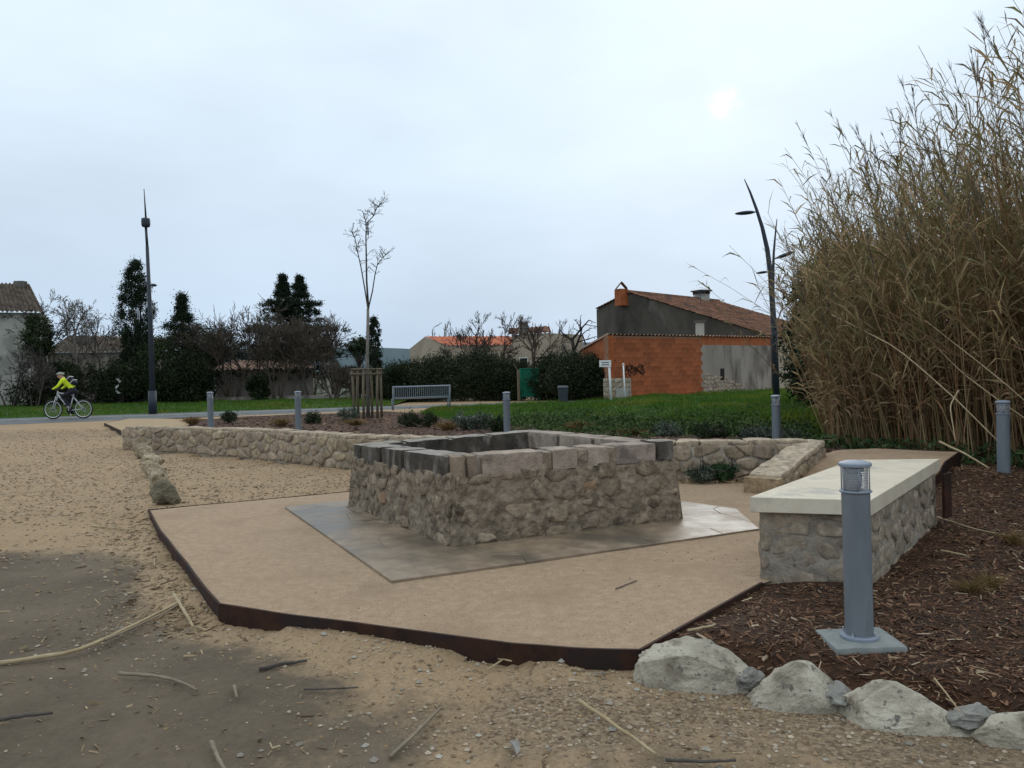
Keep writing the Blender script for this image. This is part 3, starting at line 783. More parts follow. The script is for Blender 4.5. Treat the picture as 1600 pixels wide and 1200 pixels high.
def coping(si, u0, u1, matn, col, drop=.2, dz=0.0, wid=.27, out_=.0):
    a, c = sides[si]; us0 = (u0 + u1) / 2
    pA = bpt(a[0] + (c[0] - a[0]) * u0, a[1] + (c[1] - a[1]) * u0, 1); pB = bpt(a[0] + (c[0] - a[0]) * u1, a[1] + (c[1] - a[1]) * u1, 1)
    d = (pB - pA); L = Vector((d.x, d.y, 0)).length; dn = d.normalized(); n = Vector((dn.y, -dn.x, 0)); mid = (pA + pB) / 2
    def mpc(x, y, z):
        q = mid + dn * x - n * (wid / 2 - .012 - out_) + n * y; return (q.x, q.y, q.z - drop / 2 + z + dz)
    m_ = rblock(MB(), mpc, (L - .004, wid, drop), 8, .012, .008, rng.uniform(0, 60), col, 0, 1 if matn == 'coping_black' else None)
    return m_.build('coping_block', ['coping_black', 'coping_top'] if matn == 'coping_black' else matn, bs, True)
def coping_bed(si):
    a, c = sides[si]; pA = bpt(*a, 1); pB = bpt(*c, 1); d = pB - pA; L = d.length; dn = d.normalized(); n = Vector((dn.y, -dn.x, 0)); n.normalize(); mid = (pA + pB) / 2
    def mpc(x, y, z):
        q = mid + dn * x - n * .125 + n * y; return (q.x, q.y, q.z - .115 + z)
    rblock(MB(), mpc, (L - .07, .20, .20), 10, .02, .006, si * 3.0).build('mortar_bed', 'wall_mortar', bs, True)
for si_ in range(4): coping_bed(si_)
W0 = .115
for u0, u1, mt, cl_, dr in ((0.0, .05, 'coping', (.8, .72, .62), .2), (.055, .10, 'coping', (.72, .66, .58), .2), (.115, .375, 'coping', (1.02, .97, .93), .19), (.415, .53, 'coping', (1, .97, .95), .17), (.575, .675, 'coping', (1.04, 1, .97), .165), (.71, .905, 'coping', (.95, .9, .92), .17)):
    coping(0, u0, u1, mt, cl_, dr)
coping(0, .915, 1.0, 'coping_black', None, .17, .012)
for u0, u1 in ((.36, .412), (.527, .578), (.672, .713)):          # mortar filled joints
    coping(0, u0, u1, 'basin_mortar', None, .175, -.014)
for u0, u1 in ((W0, .36), (.38, .62), (.64, 1 - W0)): coping(1, u0, u1, 'coping', (.95, .92, .9), .18)
for u0, u1 in ((0, .3), (.32, .52), (.54, .76), (.78, 1.0)): coping(2, u0, u1, 'coping_black', None, .2)
for u0, u1 in ((W0, .33), (.36, .56), (.585, 1 - .03)): coping(3, u0, u1, 'coping_black', None, .19)
# inside faces and floor
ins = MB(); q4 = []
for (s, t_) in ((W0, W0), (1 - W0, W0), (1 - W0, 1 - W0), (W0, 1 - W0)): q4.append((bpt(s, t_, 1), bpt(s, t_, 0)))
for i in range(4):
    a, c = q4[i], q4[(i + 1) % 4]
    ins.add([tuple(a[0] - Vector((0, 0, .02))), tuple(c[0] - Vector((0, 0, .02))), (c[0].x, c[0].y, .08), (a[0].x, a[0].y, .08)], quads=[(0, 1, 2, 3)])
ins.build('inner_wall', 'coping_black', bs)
fl = MB(); fl.add([(q[0].x, q[0].y, .085) for q in q4], quads=[(0, 1, 2, 3)]); fl.build('basin_floor', 'basin_mortar', bs)
# paving round the basin
AP = [at(612, 911), at(1187, 829), at(1150, 797), at(1065, 790), backB + Vector((.2, .25, 0)), backB + Vector((-.6, .1, 0)), at(540, 784), at(445, 794)]
apx = [p.x for p in AP]; apy = [p.y for p in AP]
ap = empty('paved_apron', AP[0], 'damp grey stone paving laid around the foot of the basin', 'paving')
bed_ = MB(); bed_.add([(p.x, p.y, .010) for p in AP], tris=[(0, i, i + 1) for i in range(1, len(AP) - 1)]); bed_.build('joint_bed', 'basin_mortar', ap)
def clip(poly, hull):
    out_ = [tuple(p) for p in poly]
    for i in range(len(hull)):
        a = hull[i]; b_ = hull[(i + 1) % len(hull)]; new = []
        f = lambda p: (b_.x - a.x) * (p[1] - a.y) - (b_.y - a.y) * (p[0] - a.x)
        for k in range(len(out_)):
            p, q = out_[k], out_[(k + 1) % len(out_)]; dp, dq = f(p), f(q)
            if dp >= 0: new.append(p)
            if dp * dq < 0: t_ = dp / (dp - dq); new.append((p[0] + (q[0] - p[0]) * t_, p[1] + (q[1] - p[1]) * t_))
        out_ = new
        if len(out_) < 3: return None
    return np.array(out_)
HULL = [AP[0], AP[1], AP[2], AP[4], AP[6], AP[7]]
e1 = (nearB - rightB).normalized(); e2 = Vector((-e1.y, e1.x, 0)); W_, H_ = 6.0, 6.0; org = AP[0] - e1 * -4.5 + e2 * 0
e1 = -e1; e2 = Vector((-e1.y, e1.x, 0)); org = AP[0] - e1 * 3 - e2 * .6
for P in voronoi(7.0, 5.0, .62, .42, rng, .25):
    Q = np.array([(org.x + e1.x * p[0] + e2.x * p[1], org.y + e1.y * p[0] + e2.y * p[1]) for p in P])
    Q = clip(Q, HULL)
    if Q is None or len(Q) < 3: continue
    c = Q.mean(0)
    if inpoly([cen.lerp(k_, .86) for k_ in CORN], np.array([c[0]]), np.array([c[1]]))[0]: continue
    size = np.sqrt(np.mean(np.sum((Q - c) ** 2, 1)))
    if size < .07: continue
    q1 = c + (Q - c) * (1 - .0015 / size); q2 = c + (Q - c) * (1 - .006 / size); m = len(Q); z1 = rng.uniform(.0150, .0172); tl = rng.uniform(-.003, .003, 2)
    v = [(p[0], p[1], -.02) for p in q1] + [(p[0], p[1], z1 - .003) for p in q1] + [(p[0], p[1], z1 + (p - c) @ tl) for p in q2] + [(c[0], c[1], z1)]
    mb = MB(); mb.add(v, quads=[(k * m + i, k * m + (i + 1) % m, (k + 1) * m + (i + 1) % m, (k + 1) * m + i) for k in range(2) for i in range(m)], tris=[(2 * m + i, 2 * m + (i + 1) % m, 3 * m) for i in range(m)],
                      col=np.array([1, .98, .96]) * rng.uniform(.93, 1.07))
    mb.build('paving_slab', 'apron', ap)

# ------------------------------------------------------------------ stone bench
SL = [Vector((1.50, 5.08, 0)), Vector((2.17, 4.86, 0)), Vector((3.66, 6.86, 0)), Vector((2.94, 6.93, 0))]
bc = sum(SL, Vector()) / 4
sb = empty('stone_bench', bc, 'long rubble stone bench with a smooth cream slab seat beside the mulch', 'bench')
def quadmap(u, v, z):      # u along near edge, v away
    p = SL[0] * (1 - u) * (1 - v) + SL[1] * u * (1 - v) + SL[2] * u * v + SL[3] * (1 - u) * v
    return Vector((p.x, p.y, z))
def slabmap(x, y, z):
    return quadmap(x + .5, y + .5, .49 + z)
mb = MB(); rr = .012
for ring_in, z in ((.004, .442), (0, .446), (0, .536), (.004, .54)):
    for u, v in ((0, 0), (1, 0), (1, 1), (0, 1)):
        p = quadmap(u, v, z); d = (bc - p); d.z = 0; p = p + d.normalized() * ring_in * 1.4; mb.v.append(np.array([tuple(p)])); mb.c.append(np.ones((1, 3))); mb.n += 1
mb.q.append(np.array([(k * 4 + i, k * 4 + (i + 1) % 4, k * 4 + 4 + (i + 1) % 4, k * 4 + 4 + i) for k in range(3) for i in range(4)] + [(12, 13, 14, 15), (3, 2, 1, 0)])); mb.qm.append(np.zeros(14))
mb.build('slab_seat', 'bench_stone', sb)
ci = [SL[i].lerp(bc, .07) for i in range(4)]
mb = MB(); 
for i in range(4):
    a, c = ci[i], ci[(i + 1) % 4]; d = (c - a).normalized(); n = Vector((d.y, -d.x, 0)); nu = int((c - a).length / .02); V = []
    for k in range(nu + 1):
        for j in range(31):
            p = a.lerp(c, k / nu); p.z = -.15 + .595 * j / 30; e = min(1, min(k, nu - k) / 3); h = (.012 * mnoise.noise(p * 7) + .010 * mnoise.noise(p * 17) + .006 * mnoise.noise(p * 38)) * e; V.append(tuple(p + n * h))
    idx = np.arange((nu + 1) * 31).reshape(nu + 1, 31); mb.add(V, quads=np.stack([idx[:-1, :-1], idx[1:, :-1], idx[1:, 1:], idx[:-1, 1:]], -1).reshape(-1, 4))
mb.build('mortar_core', 'wall_mortar', sb, True)
for i in range(4):
    a, c = ci[i], ci[(i + 1) % 4]; L = (c - a).length; d = (c - a).normalized(); n = Vector((d.y, -d.x, 0))
    for P in voronoi(L, .54, .25, .15, rng, .5):
        def mpq(u, v, w_):
            p = a + d * u + n * w_; return (p.x, p.y, -.10 + v)
        stone_piece(P, mpq, rng.uniform(.003, .016), rng.uniform(.003, .03), rng, 13, np.array([1.0, .98, .95]) * rng.uniform(.70, 1.10)).build('stone', 'rubble', sb, True)
p = ci[2] + Vector((-.02, -.16, 0)); mb = MB(); box(mb, (p.x + .03, p.y, .26), (.02, .12, .37), -.95); mb.build('steel_plate', 'corten', sb)

# ------------------------------------------------------------------ boulders edging the mulch
rocks = [((1003, 1180), (988, 1082), [.78, .95, 1, 1, .97, .9, .66], 'large flat topped boulder at the end of the steel edging', 3), ((1183, 1334), (1013, 1110), [.36, .5, .74, 1, 1.02, .74, .34], 'peaked pale boulder in the middle of the rock edging', 8),
         ((1328, 1530), (1054, 1145), [.8, 1, 1, .95, .86, .6, .28], 'low sloping cream boulder below the nearest bollard', 21), ((1548, 1700), (1102, 1168), [.6, 1, 1, .95, 1, .8, .5], 'cream boulder cut off at the right edge of the picture', 33)]
for (x0, x1), (y0, y1), prof_, lab, sd in rocks:
    r_ = np.random.default_rng(sd); c0 = at((x0 + x1) / 2, y1, -.10); dist = c0.y; w_ = (x1 - x0) / F * dist; h_ = (y1 - y0) / F * dist - .035
    bm = bmesh.new(); bmesh.ops.create_icosphere(bm, subdivisions=5, radius=1.0)
    V = np.array([v.co[:] for v in bm.verts]); T_ = np.array([[v.index for v in f.verts] for f in bm.faces]); bm.free()
    V = np.sign(V) * np.abs(V) ** .62; V /= np.maximum(1, np.max(np.abs(V), axis=1, keepdims=True))
    for _ in range(15):
        n = r_.normal(size=3); n[0] *= .8; n[2] = abs(n[2]); n /= np.linalg.norm(n); d = r_.uniform(.80, 1.08); q_ = V @ n; V = V - np.where(q_ > d, (q_ - d) * 1.0, 0)[:, None] * n
    off = r_.uniform(0, 50, 3)
    nn = np.array([-.10 * abs(mnoise.noise(Vector(p * 1.5 + off))) - .07 * abs(mnoise.noise(Vector(p * 3.4 + off))) + .022 * mnoise.noise(Vector(p * 9 + off)) + .012 * mnoise.noise(Vector(p * 20 + off)) for p in V])
    V = V * (1 + nn)[:, None]
    top = np.interp(V[:, 0], np.linspace(-1, 1, 7), prof_)
    V[:, 2] = np.where(V[:, 2] > 0, V[:, 2] * top, V[:, 2] * .5)
    V = V * np.array([w_ * .545, w_ * .30, h_ * .95]); a = -.26
    V = V @ np.array([[math.cos(a), math.sin(a), 0], [-math.sin(a), math.cos(a), 0], [0, 0, 1]])
    mb = MB(); mb.add(V + np.array([c0.x, c0.y + w_ * .26, -.115]), tris=T_, col=np.array([1.0, .98, .94]) * (1.0 if sd < 10 else 1.12))
    tag(mb.build('boulder', 'rock', smooth=False), lab, 'boulder', 'boulders edging the mulch bed')
for px_, py_, s_, lab in ((1183, 1078, .055, 'small grey cement lump between the first and second boulder'), (1322, 1104, .065, 'grey cement lump between the second and third boulder'), (1536, 1140, .06, 'grey cement lump between the third boulder and the last one')):
    c0 = at(px_, py_, -.07); mb = MB(); rock_mesh(mb, (c0.x, c0.y + .08, -.05), (s_ * 1.25, s_ * 1.6, s_ * .85), rng, 12, .16, 4)
    tag(mb.build('cement_joint', 'cement', smooth=False), lab, 'cement')
# row of stones on the left, running from the wall end to the path
row = [(252, 793, 54, 46, 'round dark stone at the near end of the stone row'), (241, 777, 46, 44, 'tall brown stone second from the near end of the row'), (240, 762, 50, 36, 'flat stone third from the near end of the row'), (235, 749, 44, 34, 'fourth stone from the near end of the row'),
       (236, 738, 42, 30, 'pale stone in the middle of the stone row'), (228, 728, 40, 27, 'third stone from the far end of the row'), (222, 719, 38, 25, 'second stone from the far end of the row'), (214, 711, 34, 24, 'small stone against the end of the low wall')]
for i, (px_, py_, wp, hp, lab) in enumerate(row):
    c0 = at(px_, py_, -.05); w_ = wp / F * c0.y; h_ = hp / F * c0.y; mb = MB()
    rock_mesh(mb, (c0.x, c0.y + w_ * .3, -.06 + h_ * .42), (w_ * .44, w_ * .36, h_ * .52), np.random.default_rng(50 + i), 14, .12, 4, (.46, .43, .36) if i == 0 else np.array([.95, .86, .72]) * rng.uniform(.7, 1.15), rz=.5 + i)
    tag(mb.build('row_stone', 'rock', smooth=False), lab, 'stone', 'stones in the row left of the basin')

# ------------------------------------------------------------------ bollard lights
def make_bollard(loc, label):
    r = empty('bollard_light', loc, label, 'bollard', 'grey bollard lights round the planting')
    x, y, z = loc
    mb = MB(); rb_ = rblock(mb, lambda a, b_, c: (x + a, y + b_, z - .02 + c), (.34, .30, .07), 5, .012, .006, 3); mb.build('concrete_footing', 'pad_concrete', r, True)
    mb = MB(); lathe(mb, (x, y, z + .015), [(.088, 0), (.09, .003), (.09, .014), (.085, .018)], 32); fl_ = mb.build('base_flange', 'cap_paint', r)
    for k in range(4):
        a = .78 + k * 1.571; mb = MB(); lathe(mb, (x + .079 * math.cos(a), y + .079 * math.sin(a), z + .03), [(.008, 0), (.008, .010), (.005, .011), (.005, .022)], 6); mb.build('bolt', 'zinc', fl_)
    mb = MB(); lathe(mb, (x, y, z + .033), [(.066, 0), (.066, .66), (.0665, .664), (.0665, .695), (.063, .70)], 40); mb.build('post', 'bollard_paint', r, True).data.set_sharp_from_angle(angle=.6)
    mb = MB(); lathe(mb, (x, y, z + .733), [(.074, 0), (.076, .002), (.076, .007), (.074, .009)], 40); mb.build('lower_ring', 'cap_paint', r)
    hd = MB(); lathe(hd, (x, y, z + .742), [(.058, 0), (.0585, .002), (.0585, .112), (.058, .114)], 32); hd = hd.build('lamp_glass', 'lamp_glass', r, True)
    mb = MB(); lathe(mb, (x, y, z + .744), [(.022, 0), (.022, .02), (.026, .024), (.026, .075), (.02, .085), (.034, .09), (.034, .108)], 20); mb.build('lamp_core', 'zinc', hd, True)
    for k in range(9):
        mb = MB(); lathe(mb, (x, y, z + .750 + k * .0105), [(.047, 0), (.050, .0008), (.050, .0016), (.047, .0024)], 24); mb.build('louvre', 'reflective', hd)
    for k in range(6):
        a = .35 + k * math.pi / 3; q = (x + .0665 * math.cos(a), y + .0665 * math.sin(a))
        mb = MB(); tube(mb, [(*q, z + .738), (*q, z + .862)], .0033, 8); mb.build('guard_rod', 'cap_paint', r, True)
    mb = MB(); lathe(mb, (x, y, z + .858), [(.070, 0), (.0765, .003), (.0765, .014), (.072, .020), (.05, .027), (.02, .031), (.001, .032)], 40); mb.build('cap', 'cap_paint', r, True).data.set_sharp_from_angle(angle=.6)
    return r
b0 = make_bollard(tuple(at(1343, 1000, .01)), 'nearest grey bollard light on a square concrete footing in front of the stone bench')
b0.rotation_euler = (0, R(-.6), 0)
def bol(px, topy, Y, lab):
    c = copy_tree(b0); p = atd(px, topy, Y); c.location = (p.x, p.y, p.z - .89); c.rotation_euler = (0, 0, rng.uniform(0, 1)); c['label'] = lab
bol(1567, 625, 8.86, 'grey bollard light standing in front of the reeds at the right edge')
bol(1212, 617, 12.6, 'grey bollard light behind the right end of the low stone wall')
bol(791, 612, 15.4, 'grey bollard light standing directly behind the basin')
bol(465, 611, 17.2, 'grey bollard light in the mulch left of the young staked tree')
bol(328, 612, 18.3, 'leftmost grey bollard light behind the far end of the low wall')

# ------------------------------------------------------------------ steel bench
def steel_bench():
    a = at(614, 641.5, .05); c = at(704, 638.5, .05); d = (c - a); d.z = 0; L = d.length; d.normalize(); n = Vector((d.y, -d.x, 0))   # n towards the camera
    r = empty('steel_bench', (a + c) / 2, 'grey steel slatted park bench on the path in front of the dark hedge', 'bench')
    P = lambda u, w, z: a + d * u + n * w + Vector((0, 0, z))
    hb = .86
    for u in (0.02, L - .02):
        mb = MB(); tube(mb, [P(u, 0, 0), P(u, 0, .42), P(u, .05, hb)], .028, 8); mb.build('back_post', 'bench_metal', r, True)
        mb = MB(); tube(mb, [P(u, -.46, 0), P(u, -.46, .40)], .026, 8); mb.build('leg', 'bench_metal', r, True)
        mb = MB(); tube(mb, [P(u, -.48, .40), P(u, .0, .41)], .024, 8); mb.build('side_rail', 'bench_metal', r, True)
    mb = MB(); tube(mb, [P(-.01, .05, hb), P(L + .01, .05, hb)], .03, 8); mb.build('top_rail', 'cap_paint', r, True)
    mb = MB(); tube(mb, [P(0, .005, .46), P(L, .005, .46)], .022, 8); mb.build('lower_rail', 'bench_metal', r, True)
    mb = MB(); tube(mb, [P(0, -.46, .41), P(L, -.46, .41)], .022, 8); mb.build('front_rail', 'bench_metal', r, True)
    N = 27
    for k in range(N):
        u = .08 + (L - .16) * k / (N - 1)
        mb = MB(); tube(mb, [P(u, .008, .46), P(u, .048, hb)], .015, 5); mb.build('back_slat', 'bench_metal', r)
        mb = MB(); tube(mb, [P(u, -.46, .425), P(u, .0, .425)], .02, 5); mb.build('seat_slat', 'cap_paint', r)
steel_bench()

# ------------------------------------------------------------------ lamp posts
def leaf_head(mb, base, tip, w, t):
    """flat leaf shaped lamp head"""
    base = Vector(base); tip = Vector(tip); d = tip - base; up = Vector((0, 0, 1)); s = d.cross(up).normalized(); nn = s.cross(d).normalized(); v = []
    pr = [(0, .12), (.12, .2), (.3, .8), (.5, 1), (.7, .9), (.9, .5), (1, .06)]
    for a, b_ in pr:
        for k in range(8):
            an = k * math.pi / 4; q = base + d * a + s * (w * b_ * math.cos(an)) + nn * (t * (b_ ** .7) * math.sin(an)); v.append(tuple(q))
    m = len(pr); mb.add(v, quads=[(i * 8 + k, i * 8 + (k + 1) % 8, (i + 1) * 8 + (k + 1) % 8, (i + 1) * 8 + k) for i in range(m - 1) for k in range(8)], tris=[(0, k + 1, k) for k in range(1, 7)] + [((m - 1) * 8, (m - 1) * 8 + k, (m - 1) * 8 + k + 1) for k in range(1, 7)])
YL = 31.0
pb = at(239, 650, .03); pb = atd(239, 650, 31.2); pb.z = .05
r = empty('street_lamp', pb, 'tall dark blue street lamp with a drum head and a spike beside the cycle path', 'street lamp')
Pm = lambda x, y: atd(x, y, pb.y)
mb = MB(); tube(mb, [pb, Pm(235, 500), Pm(230, 385)], [.115, .085, .062], 12); mb.build('pole', 'dark_paint', r, True)
mb = MB(); tube(mb, [pb - Vector((0, 0, .05)), pb + Vector((0, 0, .9))], [.16, .15], 12); mb.build('pole_base', 'dark_paint', r, True)
mb = MB(); tube(mb, [Pm(230, 386), Pm(228, 355)], .05, 10); mb.build('neck', 'dark_paint', r, True)
c = Pm(228, 355); mb = MB(); lathe(mb, tuple(c), [(.09, 0), (.14, .02), (.165, .10), (.165, .28), (.15, .34), (.08, .36)], 20); mb.build('lamp_head', 'dark_paint', r, True)
mb = MB(); tube(mb, [Pm(228, 342), Pm(225, 295)], [.04, .014], 8); mb.build('spike', 'dark_paint', r, True)
c = Pm(234, 445); mb = MB(); leaf_head(mb, c, c + Vector((.28, 0, -.03)), .10, .06); mb.build('spotlight', 'dark_paint', r, True)
r = empty('street_lamp', atd(1214, 636, 30), 'curved dark double street lamp with leaf shaped heads left of the reeds', 'street lamp')
Pm = lambda x, y: atd(x, y, 30.0)
mb = MB(); tube(mb, [Pm(1214, 640), Pm(1210, 520), Pm(1204, 430), Pm(1199, 390), Pm(1191, 355), Pm(1182, 327), Pm(1172, 300), Pm(1163, 280)], [.125, .11, .095, .085, .07, .055, .04, .015], 10); mb.build('curved_pole', 'dark_paint', r, True)
mb = MB(); tube(mb, [Pm(1208, 455), Pm(1208, 425), Pm(1209, 395), Pm(1212, 360), Pm(1214, 342)], [.06, .055, .045, .03, .015], 8); mb.build('second_arm', 'dark_paint', r, True)
mb = MB(); leaf_head(mb, Pm(1184, 331), Pm(1148, 334), .19, .075); mb.build('lamp_head', 'dark_paint', r, True)
mb = MB(); leaf_head(mb, Pm(1209, 405), Pm(1241, 393), .17, .075); mb.build('lamp_head', 'dark_paint', r, True)
mb = MB(); leaf_head(mb, Pm(1203, 424), Pm(1181, 427), .12, .05); mb.build('lamp_head', 'dark_paint', r, True)

# ------------------------------------------------------------------ bicycle and rider
def on_bike(pt, base):          # local (forward = -x) to world
    return Vector((base.x + pt[0], base.y + pt[1], base.z + pt[2]))
BB_ = at(107, 654.5, .05)
bk = empty('bicycle', BB_, 'white framed bicycle with pale rims ridden on the cycle path', 'bicycle')
q = lambda *p: on_bike(p, BB_)
def ring(mb, c, rad, rt, n=36, s=6):
    v = []; f = []
    for i in range(n):
        a = 2 * math.pi * i / n
        for k in range(s):
            e = 2 * math.pi * k / s; rr_ = rad + rt * math.cos(e); v.append((c.x + rr_ * math.cos(a), c.y + rt * math.sin(e), c.z + rr_ * math.sin(a)))
    for i in range(n):
        for k in range(s): f.append((i * s + k, ((i + 1) % n) * s + k, ((i + 1) % n) * s + (k + 1) % s, i * s + (k + 1) % s))
    mb.add(v, quads=f)
for hx_ in (-.54, .54):
    c = q(hx_, 0, .345); mb = MB(); ring(mb, c, .322, .024); w = mb.build('wheel', 'tyre', bk, True)
    mb = MB(); ring(mb, c, .288, .014); mb.build('rim', 'rim', w, True)
    mb = MB()
    for k in range(18):
        a = k * 2 * math.pi / 18; tube(mb, [c, c + Vector((.285 * math.cos(a), 0, .285 * math.sin(a)))], .0025, 3)
    mb.build('spokes', 'rim', w)
    mb = MB(); tube(mb, [c + Vector((0, -.05, 0)), c + Vector((0, .05, 0))], .028, 8); mb.build('hub', 'tyre', w)
mb = MB()
for a, c, r_ in (((-.36, 0, .90), (.05, 0, .30), .026), ((-.34, 0, .94), (.20, 0, .84), .022), ((.05, 0, .30), (.22, 0, .90), .020), ((.54, .05, .345), (.05, .03, .30), .013), ((.54, -.05, .345), (.05, -.03, .30), .013), ((.54, .05, .345), (.19, .02, .80), .011), ((.54, -.05, .345), (.19, -.02, .80), .011)):
    tube(mb, [q(*a), q(*c)], r_, 8)
mb.build('frame', 'bike_paint', bk, True)
mb = MB(); tube(mb, [q(-.34, 0, 1.0), q(-.38, 0, .83)], .026, 8)
for s in (-1, 1): tube(mb, [q(-.39, s * .05, .82), q(-.54, s * .06, .345)], .017, 8)
mb.build('fork', 'bike_paint', bk, True)
mb = MB(); tube(mb, [q(-.34, 0, 1.0), q(-.42, 0, 1.03)], .018, 6); tube(mb, [q(-.40, -.31, 1.05), q(-.42, 0, 1.03), q(-.40, .31, 1.05)], .015, 6); mb.build('handlebar', 'tyre', bk, True)
mb = MB(); tube(mb, [q(.36, 0, .955), q(.26, 0, .96), q(.10, 0, .945)], [.07, .055, .018], 8); mb.build('saddle', 'black_cloth', bk, True)
mb = MB(); tube(mb, [q(.22, 0, .9), q(.24, 0, .95)], .014, 6); mb.build('seat_post', 'rim', bk, True)
mb = MB(); lathe(mb, tuple(q(.05, -.05, .30)), [(.09, 0), (.09, .008)], 20, axis=(0, 1, 0)); mb.build('chainring', 'tyre', bk)
for s in (-1, 1):
    dx, dz = (-.03 * s, -.165 * s) if s > 0 else (.03, .165)
    mb = MB(); tube(mb, [q(.05, s * .07, .30), q(.05 + dx, s * .075, .30 + dz)], .011, 6); tube(mb, [q(.05 + dx, s * .075, .30 + dz), q(.05 + dx, s * .16, .30 + dz)], .013, 5); mb.build('crank', 'rim', bk)
# rider: one continuous skinned body
J = {}; E = []
def jn(n, p, r_, par=None):
    J[n] = (p, r_, len(J)); 
    if par: E.append((par, n))
jn('pelvis', (.25, 0, 1.02), .135); jn('waist', (.15, 0, 1.14), .135, 'pelvis'); jn('chest', (.0, 0, 1.31), .155, 'waist'); jn('upper', (-.08, 0, 1.385), .13, 'chest'); jn('neck', (-.17, 0, 1.455), .058, 'upper')
jn('skull', (-.235, 0, 1.53), .088, 'neck'); jn('crown', (-.245, 0, 1.59), .080, 'skull'); jn('face', (-.30, 0, 1.515), .062, 'skull'); jn('nose', (-.362, 0, 1.525), .016, 'face')
for s, t_ in ((-1, 'R'), (1, 'L')):
    jn('ear' + t_, (-.225, s * .088, 1.525), .018, 'skull')
    jn('sh' + t_, (-.09, s * .175, 1.37), .072, 'upper'); jn('el' + t_, (-.21, s * .25, 1.17), .050, 'sh' + t_); jn('wr' + t_, (-.355, s * .27, 1.085), .034, 'el' + t_); jn('pa' + t_, (-.385, s * .265, 1.078), .034, 'wr' + t_)
    for k, ln_ in enumerate((.055, .062, .058, .048)):
        yy = s * (.235 + .02 * k); jn(f'f{k}{t_}', (-.425, yy, 1.078), .0095, 'pa' + t_); jn(f'g{k}{t_}', (-.430, yy, 1.078 - ln_ * .8), .0085, f'f{k}{t_}')
    jn('th' + t_, (-.385, s * .222, 1.06), .0105, 'pa' + t_); jn('tt' + t_, (-.41, s * .215, 1.03), .009, 'th' + t_)
    up = s < 0
    jn('hip' + t_, (.22, s * .10, .97), .105, 'pelvis'); kn = (-.17, s * .10, .80) if up else (-.02, s * .10, .60); an = (.09, s * .11, .535) if up else (.09, s * .11, .235)
    jn('mid' + t_, tuple((np.array((.22, s * .10, .97)) + np.array(kn)) / 2), .088, 'hip' + t_); jn('kn' + t_, kn, .066, 'mid' + t_); jn('cf' + t_, tuple(np.array(kn) * .6 + np.array(an) * .4 + np.array((.02, 0, 0))), .056, 'kn' + t_); jn('an' + t_, an, .040, 'cf' + t_)
    jn('to' + t_, (an[0] - .17, s * .115, an[2] - .075), .034, 'an' + t_); jn('he' + t_, (an[0] + .04, s * .11, an[2] - .07), .034, 'an' + t_)
me = bpy.data.meshes.new('rider_skeleton'); names = list(J)
me.from_pydata([J[n][0] for n in names], [(J[a][2], J[b_][2]) for a, b_ in E], [])
ob = bpy.data.objects.new('rider_tmp', me); COL.objects.link(ob)
md = ob.modifiers.new('skin', 'SKIN'); md.use_smooth_shade = True
for i, n in enumerate(names):
    sv = me.skin_vertices[0].data[i]; sv.radius = (J[n][1], J[n][1]); sv.use_root = (n == 'pelvis')
ss = ob.modifiers.new('sub', 'SUBSURF'); ss.levels = 2; ss.render_levels = 2
dg = bpy.context.evaluated_depsgraph_get(); em = bpy.data.meshes.new_from_object(ob.evaluated_get(dg)); bpy.data.objects.remove(ob)
em.name = 'person'
for n in ('hivis', 'black_cloth', 'skin'): em.materials.append(M[n])
JP = np.array([J[n][0] for n in names])
for p in em.polygons:
    n = names[int(np.argmin(np.sum((JP - np.array(p.center)) ** 2, 1)))]; p.use_smooth = True
    p.material_index = 1 if n[:2] in ('hi', 'mi', 'kn', 'cf', 'an', 'to', 'he', 'pe') else 2 if n[:2] in ('ne', 'sk', 'fa', 'no', 'ea', 'cr') else 0 if n[:2] in ('wa', 'ch', 'up', 'sh', 'el', 'wr') else 1
    if n in ('pelvis',): p.material_index = 1
pr = bpy.data.objects.new('person', em); COL.objects.link(pr); pr.location = BB_; WLOC[pr.name] = tuple(BB_)
tag(pr, 'cyclist in a yellow high visibility jacket and black trousers bent over the handlebar', 'person')
mb = MB(); V0 = MB(); rock_mesh(V0, (0, 0, 0), (.135, .10, .085), np.random.default_rng(1), 0, .0, 3, rz=0); v = np.concatenate(V0.v); v[:, 2] = np.maximum(v[:, 2], -.015)
mb.add(v + np.array(q(-.24, 0, 1.595)), tris=V0.t[0]); mb.build('helmet', 'helmet', pr, True)
bp = empty('backpack', q(.05, 0, 1.3), 'black backpack with pale reflective stripes on the back of the cyclist', 'backpack')
def bpm(a, b_, c):
    ang = .82; return q(.155 + a * math.cos(ang) - c * math.sin(ang) * -1 * -1, b_, 1.375 + a * math.sin(ang) * -1 * -1 * .0 + c * math.cos(ang) + a * math.sin(ang))
mb = MB(); rblock(mb, lambda a, b_, c: tuple(bpm(a, b_, c)), (.17, .28, .40), 5, .06, .01, 3); mb.build('bag', 'black_cloth', bp, True)
for c_ in (.10, -.08):
    mb = MB(); rblock(mb, lambda a, b_, c: tuple(bpm(a + .01, b_, c + c_)), (.176, .286, .03), 4, .01, .0, 3); mb.build('reflective_stripe', 'reflective', bp, True)

